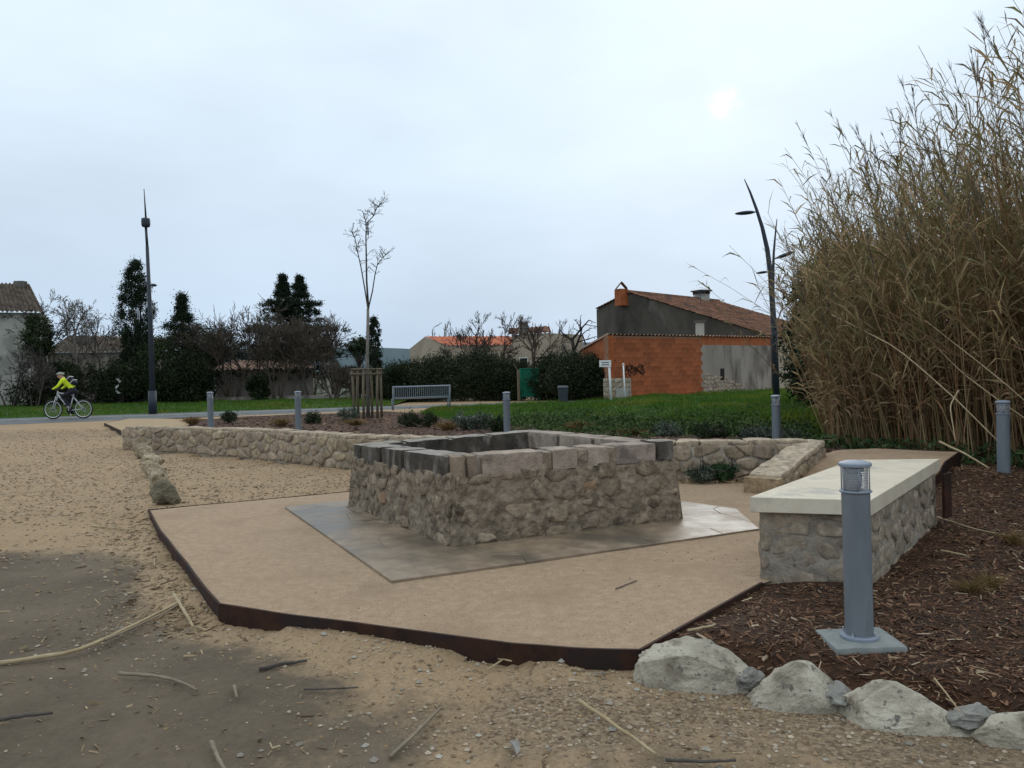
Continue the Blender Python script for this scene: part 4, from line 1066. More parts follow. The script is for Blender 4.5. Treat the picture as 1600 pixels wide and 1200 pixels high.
# ------------------------------------------------------------------ buildings
def wallquad(mb, a, b_, z0a, z1a, z0b=None, z1b=None, th=.25, mi=0):
    z0b = z0a if z0b is None else z0b; z1b = z1a if z1b is None else z1b
    d = (b_ - a); d.z = 0; d.normalize(); n = Vector((d.y, -d.x, 0)) * -th
    hexa(mb, [(a.x, a.y, z0a), (b_.x, b_.y, z0b), (b_.x + n.x, b_.y + n.y, z0b), (a.x + n.x, a.y + n.y, z0a), (a.x, a.y, z1a), (b_.x, b_.y, z1b), (b_.x + n.x, b_.y + n.y, z1b), (a.x + n.x, a.y + n.y, z1a)], mi=mi)
def tiled_roof(mb, e0, e1, r0, r1, pitch=.22, amp=.05, rngs=0, steps=12):
    """corrugated clay tiles between an eave line e0-e1 and a ridge line r0-r1"""
    e0, e1, r0, r1 = map(Vector, (e0, e1, r0, r1)); n = max(2, int((e1 - e0).length / pitch)) * 4; rg_ = np.random.default_rng(rngs)
    nrm_ = (e1 - e0).cross(r0 - e0).normalized()
    if nrm_.z < 0: nrm_ = -nrm_
    m = steps; V = []; C = []
    tint = rg_.uniform(.65, 1.3, (n // 4 + 2, m + 1))
    for i in range(n + 1):
        a = e0.lerp(e1, i / n); b_ = r0.lerp(r1, i / n)
        for j in range(m + 1):
            for k in (0, 1):
                t_ = min(1, (j + (0.98 if k else 0)) / (m + 1)); p = a.lerp(b_, t_) + nrm_ * (amp * math.sin(i * math.pi / 2) + (.03 if not k else 0) + .012 * rg_.random()); V.append(tuple(p)); C.append([tint[i // 4, j]] * 3)
    w_ = 2 * (m + 1); Q = [(i * w_ + j, (i + 1) * w_ + j, (i + 1) * w_ + j + 1, i * w_ + j + 1) for i in range(n) for j in range(w_ - 1)]
    mb.add(V, quads=Q, col=np.array(C)); return mb
def window(parent, a, d, n, u, z, w, h, pane='void_dark', fr='white_paint'):
    c = a + d * u + n * .012; mb = MB()
    hexa(mb, [c + d * (-w / 2) + Vector((0, 0, z)), c + d * (w / 2) + Vector((0, 0, z)), c + d * (w / 2) - n * .06 + Vector((0, 0, z)), c - d * (w / 2) - n * .06 + Vector((0, 0, z)),
              c + d * (-w / 2) + Vector((0, 0, z + h)), c + d * (w / 2) + Vector((0, 0, z + h)), c + d * (w / 2) - n * .06 + Vector((0, 0, z + h)), c - d * (w / 2) - n * .06 + Vector((0, 0, z + h))])
    wn_ = mb.build('window', pane, parent)
    if fr:
        mb = MB(); c = c + n * .01
        for s0, s1, t0, t1 in ((-w / 2 - .05, w / 2 + .05, h, h + .06), (-w / 2 - .05, w / 2 + .05, -.06, 0), (-w / 2 - .05, -w / 2, 0, h), (w / 2, w / 2 + .05, 0, h)):
            hexa(mb, [c + d * s0 + Vector((0, 0, z + t0)), c + d * s1 + Vector((0, 0, z + t0)), c + d * s1 - n * .03 + Vector((0, 0, z + t0)), c + d * s0 - n * .03 + Vector((0, 0, z + t0)),
                      c + d * s0 + Vector((0, 0, z + t1)), c + d * s1 + Vector((0, 0, z + t1)), c + d * s1 - n * .03 + Vector((0, 0, z + t1)), c + d * s0 - n * .03 + Vector((0, 0, z + t1))])
        mb.build('frame', fr, wn_)
# shed of orange clay blocks
SA = atd(952, 620, 34.8); SA.z = 0; SB = atd(1206, 620, 42.6); SB.z = 0; sd_ = (SB - SA).normalized(); sn_ = Vector((sd_.y, -sd_.x, 0)); SLn = (SB - SA).length
shed = empty('block_shed', SA, 'low shed with orange clay block wall and stained grey rendered half', 'shed')
U1 = SLn * .52; ZT = 2.86
mb = MB(); wallquad(mb, SA - sn_ * .001, SA + sd_ * U1 - sn_ * .001, -.2, ZT); mb.build('joint_wall', 'clay_joint', shed)
bw, bh = .50, .213; rb = np.random.default_rng(7)
nrow = int(ZT / bh)
def brick_mesh(w_, h_):
    m_ = MB(); x, z = w_ / 2 - .005, h_ / 2 - .005
    hexa(m_, [(-x, -.003, -z), (x, -.003, -z), (x, .03, -z), (-x, .03, -z), (-x, -.003, z), (x, -.003, z), (x, .03, z), (-x, .03, z)]); return m_
angS = math.atan2(sd_.y, sd_.x)
meshes = {}
for rrow in range(nrow + 1):
    z = rrow * bh + bh / 2; u = -(rrow % 2) * bw / 2
    if z + bh / 2 > ZT + .01: continue
    while u < U1 - .05:
        a_ = max(u, 0.005); e_ = min(u + bw, U1 + (.10 if rrow % 2 else -.06)); w_ = e_ - a_
        if w_ > .08:
            key = (round(w_, 2), int(rb.integers(0, 5)))
            if key not in meshes:
                t_ = (.86, .95, 1.0, 1.1, .76)[key[1]]; m_ = brick_mesh(w_, bh); m_.c = [np.tile(np.array([1, .97, .95]) * t_, (8, 1))]
                mm = m_.mesh('brick'); mm.materials.append(M['clay_block']); meshes[key] = mm
            o = bpy.data.objects.new('brick', meshes[key]); COL.objects.link(o); o.parent = shed
            p = sd_ * ((a_ + e_) / 2); o.location = (p.x, p.y, z); o.rotation_euler = (0, 0, angS)
        u += bw
mb = MB(); wallquad(mb, SA + sd_ * U1, SB, -.2, ZT - .40); mb.build('rendered_wall', 'render_grey', shed)
mb = MB(); wallquad(mb, SA + sd_ * U1 - sn_ * .04, SB - sn_ * .04, ZT - .40, ZT); mb.build('top_course', 'clay_block', shed)
for P in voronoi(3.6, 1.1, .3, .2, rb):
    c = P.mean(0)
    if c[1] > 1.15 - c[0] * .26 + .2 * rb.random() or rb.random() < .12: continue
    def mpr(u, v, w_):
        p = SA + sd_ * (U1 + .1 + u) + sn_ * (w_ - .005); return (p.x, p.y, v)
    stone_piece(P, mpr, .03, .03, rb, 8).build('stone', 'rubble', shed, True)
window(shed, SA + sd_ * (U1 + 1.65), sd_, sn_, 0, .72, .32, .58, 'void_dark', None)
SC = atd(905, 600, 38.6); SC.z = 0
mb = MB(); wallquad(mb, SC, SA, -.2, 2.25, -.2, ZT); mb.build('side_wall', 'clay_block', shed)
bk_ = (SC - SA)
mb = MB(); tiled_roof(mb, SA + Vector((0, 0, ZT + .03)) + sn_ * .1, SB + Vector((0, 0, ZT + .03)) + sn_ * .1, SA + bk_ + Vector((0, 0, 2.30)), SB + bk_ + Vector((0, 0, 2.30)), .25, .04, 2, 5); mb.build('roof', 'tile_pink', shed)
mb = MB(); hexa(mb, [SC + Vector((-.1, -.12, 2.26)), SA + Vector((0, -.12, ZT + .02)), SA + Vector((0, .3, ZT + .02)), SC + Vector((-.1, .3, 2.26)), SC + Vector((-.1, -.12, 2.34)), SA + Vector((0, -.12, ZT + .1)), SA + Vector((0, .3, ZT + .1)), SC + Vector((-.1, .3, 2.34))]); mb.build('verge_tiles', 'tile_pink', shed)
for u, w_, h_, nm, mt in ((SLn * .62, .36, .75, 'vent_chimney', 'render_pale'),):
    p = SA + sd_ * u - sn_ * 1.0; mb = MB(); box(mb, (p.x, p.y, ZT + .4), (w_, w_, h_)); ch_ = mb.build(nm, mt, shed); mb = MB(); box(mb, (p.x, p.y, ZT + .83), (w_ * 1.4, w_ * 1.4, .09)); mb.build('chimney_cap', 'render_dark', ch_)
# painted scrawl on the blocks
mb = MB(); rs = random.Random(4)
for k in range(11):
    u0 = 1.05 + k * .12; z0 = 1.15 + rs.uniform(-.15, .2); pts = []
    for i in range(6):
        p = SA + sd_ * (u0 + .10 * math.sin(i * 1.7 + k)) + sn_ * .016; pts.append((p.x, p.y, z0 + .09 * i * rs.uniform(.5, 1.1)))
    sweep(mb, np.array(pts)[None], np.full((1, 6), .022), 4)
mb.build('graffiti', 'void_dark', shed)
# old house behind the shed
HE = atd(1206, 526, 45.2); HR = atd(984, 458, 50.5); HL = atd(932, 484, 53.5)
gd = (HE - HL); gd.z = 0; gd.normalize(); HR = Vector((HR.x, HR.y, HR.z))
hs = empty('old_house', Vector((HE.x, HE.y, 0)), 'old house with dark gable wall and long red brown tiled roof', 'house')
mb = MB(); bk2 = Vector((gd.y * -1, gd.x, 0)) * .3
gp = [Vector((HL.x, HL.y, -.2)), Vector((HE.x, HE.y, -.2)), HE, HR, HL]
mb.add([tuple(p) for p in gp] + [tuple(p + bk2) for p in gp], tris=[(0, 1, 2), (0, 2, 3), (0, 3, 4), (5, 7, 6), (5, 8, 7), (5, 9, 8)], quads=[(2, 3, 8, 7), (3, 4, 9, 8), (0, 4, 9, 5), (1, 2, 7, 6)]); mb.build('gable_wall', 'render_dark', hs)
rd = Vector((-gd.y, gd.x, 0)) * 11.5
mb = MB(); wallquad(mb, Vector((HE.x, HE.y, 0)), Vector((HE.x, HE.y, 0)) + rd, -.2, HE.z); mb.build('front_wall', 'render_cream', hs)
fa = Vector((HE.x, HE.y, 0)); fd = rd.normalized(); fn = Vector((fd.y, -fd.x, 0))
for u_ in (2.6, 6.4): window(hs, fa, fd, fn, u_, .9, .9, 1.3)
ov = gd * .35 - rd.normalized() * .12 + Vector((0, 0, .02)); ov2 = gd * .35 + Vector((0, 0, .02))
slope = (HE - HR); eav = HE + slope.normalized() * .35
mb = MB(); tiled_roof(mb, eav - rd.normalized() * .15 + Vector((0, 0, .05)), eav + rd + Vector((0, 0, .05)), HR - rd.normalized() * .15 + Vector((0, 0, .05)), HR + rd * .98 + Vector((0, 0, .05)), .24, .05, 5, 26); rf = mb.build('roof', 'tile_old', hs)
mb = MB(); tiled_roof(mb, HL - rd.normalized() * .15 + Vector((0, 0, .04)), HL + rd + Vector((0, 0, .04)), HR - rd.normalized() * .15 + Vector((0, 0, .05)), HR + rd * .98 + Vector((0, 0, .05)), .24, .05, 6, 10); mb.build('back_roof', 'tile_old', hs)
mb = MB(); tube(mb, [HR - rd.normalized() * .15 + Vector((0, 0, .09)), HR + rd + Vector((0, 0, .09))], .11, 6); mb.build('ridge_tiles', 'tile_old', rf)
def chim(p, w_, h_, matn, capn, arch=False):
    mb = MB(); box(mb, (p.x, p.y, p.z + h_ / 2 - .3), (w_, w_, h_ + .6), .5); c_ = mb.build('chimney', matn, rf)
    if arch:
        mb = MB()
        for sg in (-1, 1):
            tp = p + Vector((0, 0, h_ + w_ * .62)); lo = p + Vector((sg * w_ * .55, 0, h_ - .02)); yv = Vector((0, w_ * .55, 0)); th_ = Vector((0, 0, .09))
            hexa(mb, [lo - yv, tp - yv, tp + yv, lo + yv, lo - yv + th_, tp - yv + th_, tp + yv + th_, lo + yv + th_] if sg < 0 else [tp - yv, lo - yv, lo + yv, tp + yv, tp - yv + th_, lo - yv + th_, lo + yv + th_, tp + yv + th_])
        mb.build('arched_cap', capn, c_)
    else:
        mb = MB()
        for sx in (-1, 0, 1): box(mb, (p.x + sx * w_ * .4, p.y, p.z + h_ + .1), (.10, w_, .2), .5)
        box(mb, (p.x, p.y, p.z + h_ + .24), (w_ * 1.35, w_ * 1.35, .09), .5); mb.build('chimney_cap', capn, c_)
chim(atd(971, 463, 50.8), .62, .45, 'clay_block', 'tile_old', True)
chim(HR + rd * .78 + Vector((0, 0, .0)), .8, .42, 'render_pale', 'render_dark')
an_ = HR + rd * .45 + (HE - HR) * .22; mb = MB(); tube(mb, [an_, an_ + Vector((0, 0, 1.0))], .025, 5)
for k in range(4): tube(mb, [an_ + Vector((-.3, 0, .65 + k * .1)), an_ + Vector((.3, 0, .65 + k * .1))], .014, 4)
mb.build('aerial', 'dark_paint', rf)
# gate corner with low stone pier and plank by the shed
gw = empty('stone_pier', atd(962, 622, 33.6), 'small pale stone block wall at the corner of the clay block shed', 'stone wall')
ga = atd(943, 622, 33.8); gb_ = atd(985, 622, 33.4); ga.z = gb_.z = 0; gd2 = (gb_ - ga).normalized(); gl = (gb_ - ga).length; gn2 = Vector((gd2.y, -gd2.x, 0))
mb = MB(); wallquad(mb, ga, gb_, -.1, 1.0, th=.2); mb.build('mortar_core', 'wall_mortar', gw)
for P in voronoi(gl, 1.0, .30, .22, rb, .2):
    stone_piece(P, lambda u, v, w_: tuple(ga + gd2 * u + gn2 * w_ + Vector((0, 0, v))), .02, .012, rb, 8, np.array([1, .98, .95]) * rb.uniform(.8, 1.15)).build('stone', 'rubble', gw, True)
mb = MB(); p = ga + gd2 * gl * .72 + gn2 * .06; box(mb, (p.x, p.y, .32), (.52, .03, .56), math.atan2(gd2.y, gd2.x)); mb.build('pale_panel', 'render_pale', gw)
# street sign
sg = atd(955, 627, 32.6); sg.z = 0; r = empty('street_sign', sg, 'white street name sign on a thin white pole by the clay block shed', 'sign')
mb = MB(); tube(mb, [sg, sg + Vector((-.06, 0, 1.75))], .045, 8); mb.build('pole', 'white_paint', r, True)
pc = sg + Vector((-.22, -.06, 1.62)); mb = MB(); box(mb, pc, (.48, .03, .27)); pl = mb.build('sign_panel', 'white_paint', r)
for dz_, w_ in ((.045, .30), (-.05, .30)):
    mb = MB(); box(mb, (pc.x, pc.y - .017, pc.z + dz_), (w_, .006, .035)); mb.build('line_of_text', 'ink', pl)
sg = atd(977, 626, 33.0); sg.z = 0; mb = MB(); tube(mb, [sg, sg + Vector((-.05, 0, 1.55))], .03, 8); lathe(mb, (sg.x - .05, sg.y, 1.55), [(.04, 0), (.05, .03), (.03, .07)], 8)
tag(mb.build('marker_post', 'white_paint', smooth=True), 'thin plain white post right of the street name sign', 'post')
# wheelie bin
bn_ = atd(880, 631, 33.5); bn_.z = .04; r = empty('wheelie_bin', bn_, 'dark grey wheelie bin standing in front of the hedge', 'bin')
mb = MB(); x, y = .17, .2; hexa(mb, [bn_ + Vector(v) for v in ((-x, -y, .05), (x, -y, .05), (x, y, .05), (-x, y, .05), (-x * 1.2, -y * 1.2, .62), (x * 1.2, -y * 1.2, .62), (x * 1.2, y * 1.2, .62), (-x * 1.2, y * 1.2, .62))]); mb.build('body', 'bin_plastic', r)
mb = MB(); hexa(mb, [bn_ + Vector(v) for v in ((-.23, -.27, .62), (.23, -.27, .62), (.23, .27, .64), (-.23, .27, .64), (-.2, -.22, .67), (.2, -.22, .67), (.2, .25, .70), (-.2, .25, .70))]); mb.build('lid', 'bin_plastic', r)
for s in (-1, 1):
    mb = MB(); lathe(mb, (bn_.x + s * .19, bn_.y + .2, bn_.z + .08), [(.08, -.02), (.08, .02)], 14, axis=(1, 0, 0)); mb.build('wheel', 'tyre', r)
# green mesh gate
ga = atd(814, 632, 37.5); gb_ = atd(843, 632, 37.5); ga.z = gb_.z = 0
r = empty('mesh_gate', (ga + gb_) / 2, 'bright green mesh covered gate between the two dark hedges', 'gate')
zt = 1.52; mb = MB(); box(mb, ((ga.x + gb_.x) / 2, ga.y, .85), (gb_.x - ga.x, .03, 1.34)); mb.build('green_screen', 'green_mesh', r)
for p in (ga, gb_): mb = MB(); tube(mb, [p, p + Vector((0, 0, zt))], .04, 8); mb.build('gate_post', 'green_mesh', r, True)
for z_ in (.2, .85, 1.5): mb = MB(); tube(mb, [ga + Vector((0, -.02, z_)), gb_ + Vector((0, -.02, z_))], .025, 6); mb.build('rail', 'green_mesh', r, True)
p = atd(811, 632, 37.2); p.z = 0; mb = MB(); tube(mb, [p, p + Vector((0, 0, 1.45))], .07, 8); tube(mb, [p + Vector((0, 0, 1.4)), p + Vector((-.22, 0, 1.75))], .02, 5); tag(mb.build('wooden_post', 'stake_wood'), 'weathered wooden post left of the green gate', 'post')
# house with bright red tiles
a = atd(640, 560, 72); c = atd(700, 560, 66); e = atd(770, 560, 71); a.z = c.z = e.z = 0
r = empty('red_roof_house', c, 'cream house with bright red tiled roof beyond the dark hedge', 'house')
zr = atd(664, 526, 70).z; ze = atd(700, 541, 66).z
mb = MB(); g0 = atd(640, 545, 73); g1 = atd(664, 526, 71); g2 = atd(700, 540, 66); pts = [Vector((g0.x, g0.y, 0)), Vector((g2.x, g2.y, 0)), g2, g1, g0]
mb.add([tuple(p) for p in pts], tris=[(0, 1, 2), (0, 2, 3), (0, 3, 4)]); mb.build('gable_wall', 'render_cream', r)
dx = Vector((7.5, 3.5, 0)); mb = MB(); wallquad(mb, Vector((g2.x, g2.y, 0)), Vector((g2.x, g2.y, 0)) + dx, 0, g2.z); mb.build('front_wall', 'render_cream', r)
mb = MB(); tiled_roof(mb, g2 + Vector((-.1, -.2, 0)), g2 + dx + Vector((-.1, -.2, 0)), g1, g1 + dx, .4, .06, 3, 8); mb.build('roof', 'tile_red', r)
# grey stone house among the bare trees
a = atd(800, 560, 62); c = atd(858, 560, 60); a.z = c.z = 0
r = empty('stone_house', a, 'plain beige house half hidden by bare fruit trees', 'house')
zt = atd(830, 522, 61).z; mb = MB(); wallquad(mb, a, c, 0, zt, th=5); mb.build('wall', 'render_cream', r)
mb = MB(); tiled_roof(mb, a + Vector((-.2, -.2, zt)), c + Vector((.2, -.2, zt)), a + Vector((-.2, 3, zt + .7)), c + Vector((.2, 3, zt + .7)), .4, .05, 4, 6); rf2 = mb.build('roof', 'tile_old', r)
p = atd(818, 520, 62); mb = MB(); box(mb, (p.x, p.y, zt + .5), (.7, .6, 1.0)); mb.build('chimney', 'render_pale', rf2)
d_ = (c - a).normalized(); window(r, a, d_, Vector((d_.y, -d_.x, 0)), 1.1, 1.4, .7, 1.0)
# big pale house at the far left
a = atd(-150, 600, 47); c = atd(66, 600, 50); a.z = c.z = 0; bkv = Vector((c.x, c.y, 0)).normalized()
r = empty('pale_house', c, 'tall pale rendered house with mossy brown roof at the left edge', 'house')
zt = atd(40, 487, 49).z; zr = atd(30, 441, 52).z
mb = MB(); wallquad(mb, a, c, 0, zt, th=7); mb.build('wall', 'render_pale', r)
mb = MB(); tiled_roof(mb, a + Vector((-.3, -.3, zt)), c + Vector((.3, -.3, zt)), a + bkv * 3.4 + Vector((0, 0, zr)), c + bkv * 3.4 + Vector((-.75, 0, zr)), .25, .06, 8, 12); rf3 = mb.build('roof', 'tile_brown', r)
mb = MB(); tiled_roof(mb, c + Vector((.3, -.3, zt)), c + bkv * 6 + Vector((.3, 0, zt)), c + bkv * 3.4 + Vector((-.75, 0, zr)), c + bkv * 3.5 + Vector((-.78, 0, zr)), .25, .06, 9, 12); mb.build('hip_roof', 'tile_brown', r)
p = atd(32, 443, 52.4); mb = MB(); box(mb, (p.x, p.y, p.z - .2), (.6, .5, .7)); mb.build('chimney', 'render_dark', rf3)
d_ = (c - a).normalized(); n_ = Vector((d_.y, -d_.x, 0))
window(r, a, d_, n_, (c - a).length - 3.2, 1.2, .8, 1.2); window(r, a, d_, n_, (c - a).length - 6.0, 1.2, .8, 1.2)
# long low house between the trees on the left
a = atd(78, 600, 54); c = atd(255, 600, 56); a.z = c.z = 0
r = empty('low_house', a, 'long low house with old brown tiles behind the bare trees on the left', 'house')
zt = atd(150, 551, 55).z; zr = atd(120, 524, 57).z
mb = MB(); wallquad(mb, a, c, 0, zt, th=5); mb.build('wall', 'render_grey', r)
mb = MB(); tiled_roof(mb, a + Vector((0, -.3, zt)), c + Vector((.2, -.3, zt)), a + Vector((0, 2.6, zr)), c + Vector((.2, 2.6, zr - .3)), .28, .06, 10, 10); mb.build('roof', 'tile_brown', r)
# small outbuilding with pinkish tiles
a = atd(338, 610, 46); c = atd(490, 610, 47.5); a.z = c.z = 0
r = empty('outbuilding', a, 'low grey outbuilding with pale pink tiled eaves under the bare trees', 'outbuilding')
zt = atd(410, 577, 46.5).z; mb = MB(); wallquad(mb, a, c, -.1, zt, th=3.5); mb.build('wall', 'render_grey', r)
mb = MB(); tiled_roof(mb, a + Vector((-.2, -.35, zt)), c + Vector((.25, -.35, zt)), a + Vector((.3, 2, zt + .55)), c + Vector((-.9, 2, zt + .55)), .28, .06, 12, 6); mb.build('roof', 'tile_pink', r)
# low boundary wall behind the verge
mb = MB(); a = atd(150, 632, 44.5); c = atd(520, 627, 43.5); a.z = c.z = 0; wallquad(mb, a, c, -.1, .33, th=.35); tag(mb.build('boundary_wall', 'render_grey'), 'low grey boundary wall at the back of the grass verge', 'wall')

# ------------------------------------------------------------------ plants
def grow(rg, base, direc, L, r0, spec, K=5):
    """bare branching, level by level; spec: list of (children, length ratio, angle deg, radius ratio, start, uplift)"""
    base = np.atleast_2d(base).astype(float); direc = np.atleast_2d(direc).astype(float); N = len(base)
    L = np.broadcast_to(np.asarray(L, float), (N,)).copy(); r0 = np.broadcast_to(np.asarray(r0, float), (N,)).copy(); out_ = []
    for lev in range(len(spec) + 1):
        N = len(base); P = np.empty((N, K, 3)); d = direc / np.linalg.norm(direc, axis=1, keepdims=True); P[:, 0] = base; step = (L / (K - 1))[:, None]
        up = spec[lev - 1][5] if lev else 0.0
        for k in range(1, K):
            d = d + rg.normal(size=(N, 3)) * (.06 if lev == 0 else .16); d[:, 2] += up; d /= np.linalg.norm(d, axis=1, keepdims=True); P[:, k] = P[:, k - 1] + d * step
        Rr = r0[:, None] * np.linspace(1, .42 if lev < len(spec) else .3, K)[None]
        out_.append((P, Rr))
        if lev == len(spec): break
        nc, lr, an, rr, st, upn = spec[lev]
        m = nc; t = rg.uniform(st, 1.0, (N, m)); t[:, 0] = 1.0; f = t * (K - 1); i0 = np.clip(f.astype(int), 0, K - 2); fr = (f - i0)[..., None]; ar = np.arange(N)[:, None]
        b2 = P[ar, i0] * (1 - fr) + P[ar, i0 + 1] * fr; td = P[ar, i0 + 1] - P[ar, i0]; td /= np.linalg.norm(td, axis=2, keepdims=True)
        rnd = rg.normal(size=(N, m, 3)); rnd -= np.sum(rnd * td, 2, keepdims=True) * td; rnd /= np.linalg.norm(rnd, axis=2, keepdims=True)
        a = np.radians(an) * rg.uniform(.5, 1.3, (N, m))[..., None]; nd_ = td * np.cos(a) + rnd * np.sin(a)
        Ln = L[:, None] * lr * rg.uniform(.6, 1.2, (N, m)) * (1.15 - .45 * t); rn = (Rr[ar, i0] * rr)
        base = b2.reshape(-1, 3); direc = nd_.reshape(-1, 3); L = Ln.ravel(); r0 = rn.ravel()
    return out_
def bare_tree(name, p, label, H, r0, seed, spec, trunk_frac=.35, lean=(0, 0), matn='bark', tint=(1, 1, 1), group='bare trees and bushes behind the path', stems=1, spread=.5, rmin=.006):
    rg = np.random.default_rng(seed); p = Vector(p); r = empty(name, p, label, 'tree' if 'bush' not in name else 'bush', group)
    if stems == 1:
        bases = [tuple(p)]; dirs = [(lean[0], lean[1], 1)]
    else:
        an = rg.uniform(0, 6.28, stems); bases = [(p.x + .12 * math.cos(a), p.y + .12 * math.sin(a), p.z) for a in an]; dirs = [(spread * math.cos(a) * rg.uniform(.3, 1) + lean[0], spread * math.sin(a) * rg.uniform(.3, 1), 1) for a in an]
    levs = grow(rg, np.array(bases), np.array(dirs), H * trunk_frac, r0, spec)
    zm = max(float(P[:, :, 2].max()) for P, _ in levs) - p.z; kz = H / zm; kx = kz ** .7; pv = np.array(p)
    levs = [((P - pv) * np.array([kx, kx, kz]) + pv, Rr) for P, Rr in levs]
    mb = MB(); P, Rr = levs[0]; P[:, 0, 2] -= .1; Rr = Rr.copy(); Rr[:, 0] *= 1.35; sweep(mb, P, Rr, 8, np.array(tint)); mb.build('trunk', matn, r, True)
    mb = MB()
    for i, (P, Rr) in enumerate(levs[1:]):
        sweep(mb, P, np.maximum(Rr, rmin), 5 if i == 0 else 3, np.array(tint) * (1 if i < 2 else .9), cap=False)
    mb.build('crown', matn, r); return r
def leaves(mb, C, size, rg, tint=(1, 1, 1), flat=0.0, elong=1.6, var=.35):
    N = len(C); n = rg.normal(size=(N, 3)); n[:, 2] += flat; n /= np.linalg.norm(n, axis=1, keepdims=True); a = np.cross(n, rg.normal(size=(N, 3))); a /= np.linalg.norm(a, axis=1, keepdims=True); b_ = np.cross(n, a)
    s = size * rg.uniform(.6, 1.35, (N, 1)); V = np.stack([C - a * s * elong, C - b_ * s * .6, C + a * s * elong, C + b_ * s * .6], 1).reshape(-1, 3)
    col = np.asarray(tint) * rg.uniform(1 - var, 1 + var, (N, 1)); mb.add(V, quads=np.arange(4 * N).reshape(-1, 4), col=np.repeat(col, 4, 0))
def leafy(name, p, label, shape, ncl, npc, clr, lsize, seed, matn='leaf_dark', trunk=(1.2, .12), cat='tree', group=None, tint=(1, 1, 1), elong=1.6, shell=.55):
    """shape(rg, n) gives cluster centres relative to p"""
    rg = np.random.default_rng(seed); p = Vector(p); r = empty(name, p, label, cat, group)
    C = shape(rg, ncl); mb = MB()
    if trunk:
        tube(mb, [p - Vector((0, 0, .1)), p + Vector((.03, 0, trunk[0] * .6)), p + Vector((0, .02, trunk[0]))], [trunk[1] * 1.3, trunk[1], trunk[1] * .6], 7)
        top = np.array(p) + np.array([0, 0, trunk[0] * .75])
        k = rg.choice(len(C), min(len(C), 40), replace=False); E_ = C[k] + np.array(p); S_ = np.tile(top, (len(k), 1)); S_[:, 2] = np.minimum(S_[:, 2], E_[:, 2] - .1); S_[:, 2] = np.maximum(S_[:, 2], p.z + .15); mid = (S_ + E_) / 2 + rg.normal(size=E_.shape) * .08
        sweep(mb, np.stack([S_, mid, E_], 1), np.tile([[trunk[1] * .35, trunk[1] * .2, .01]], (len(k), 1)), 4)
        mb.build('trunk', 'bark', r, True)
    mb = MB(); cc = np.repeat(C, npc, 0); ctint = np.repeat(rg.uniform(.6, 1.35, (len(C), 1)), npc, 0); d = rg.normal(size=cc.shape) * clr * rg.uniform(.4, 1.0, (len(cc), 1)); leaves(mb, cc + d + np.array(p), lsize, rg, np.asarray(tint) * ctint, elong=elong); mb.build('crown', matn, r); return r
def blob(rx, ry, rz, cz, shell=.6):
    def f(rg, n):
        v = rg.normal(size=(n, 3)); v /= np.linalg.norm(v, axis=1, keepdims=True); v *= rg.uniform(shell, 1.0, (n, 1)) ** .7; a = np.arctan2(v[:, 1], v[:, 0]); v[:, :2] *= (1 + .18 * np.sin(a * 3 + rg.uniform(0, 6)))[:, None]
        return v * np.array([rx, ry, rz]) + np.array([0, 0, cz])
    return f
def column(r0, h, base=.2, taper=1.0):
    def f(rg, n):
        z = rg.uniform(0, 1, n); a = rg.uniform(0, 6.28, n); prof = np.minimum(1, (1.02 - z) * 2.6) ** .6 * np.minimum(1, .55 + z * 2.0); w = prof * r0 * (.6 + .4 * rg.random(n)) * (1 + .2 * np.sin(a * 2 + z * 9)); return np.stack([w * np.cos(a), w * np.sin(a), base + z * (h - base)], 1)
    return f
def cedar(r0, h, layers=11):
    def f(rg, n):
        k = rg.integers(0, layers, n); z = np.clip((k + .16 * rg.normal(size=n)) / (layers - 1.0), 0, 1.0); a = rg.integers(0, 9, n) * .698 + k * 1.3 + rg.normal(size=n) * .10; w = r0 * np.maximum(0.012, 1.0 - z) * rg.uniform(.02, 1, n) ** .6 * (.72 + .28 * np.sin(k * 2.3)); return np.stack([w * np.cos(a), w * np.sin(a), h * (.22 + .78 * z) - w * .10], 1)
    return f
TS = [(6, .72, 38, .62, .35, .03), (6, .62, 42, .55, .25, .03), (6, .55, 42, .55, .2, .02), (4, .55, 45, .6, .2, .02)]
def H_at(px, py, Y): return atd(px, py, Y).z
def G(px, Y):
    p = atd(px, 600, Y); p.z = 0; return p
# left group
bare_tree('bare_tree', G(118, 47), 'bare grey tree between the pale house and the cypress', H_at(120, 458, 47), .14, 1, TS, .36, matn='bark_pale', rmin=.012)
bare_tree('bare_tree', G(160, 48), 'smaller bare tree just left of the tall cypress', H_at(160, 470, 48), .11, 2, TS, .34, rmin=.012)
bare_tree('bare_tree', G(72, 45), 'bare climbing tree rising along the edge of the mossy roof', H_at(70, 452, 45), .09, 3, TS, .4, lean=(.05, 0), rmin=.012)
bare_tree('bare_bush', G(15, 42), 'thin bare shrub in front of the pale house wall', 3.6, .05, 4, TS[:3], .35, lean=(-.1, 0), stems=4, rmin=.009)
bare_tree('bare_bush', G(52, 41.5), 'bare twiggy shrub at the foot of the pale house corner', 2.6, .04, 44, TS[:3], .35, stems=4, rmin=.009)
leafy('ivy_mass', G(62, 44), 'dark ivy clump on the corner of the pale house', lambda rg, n: blob(.75, .6, 1.25, H_at(60, 525, 44))(rg, n), 60, 90, .22, .048, 5, trunk=(2.2, .1), cat='ivy')
leafy('evergreen_bush', G(97, 43.5), 'dark undergrowth bush behind the cyclist', blob(1.3, .8, 1.3, 1.2), 70, 80, .28, .048, 6, cat='bush', tint=(.8, .8, .8))
leafy('evergreen_bush', G(60, 42.5), 'low dark bush behind the front wheel of the bicycle', blob(1.5, .8, .8, .7), 60, 70, .26, .048, 67, cat='bush', tint=(.7, .7, .7))
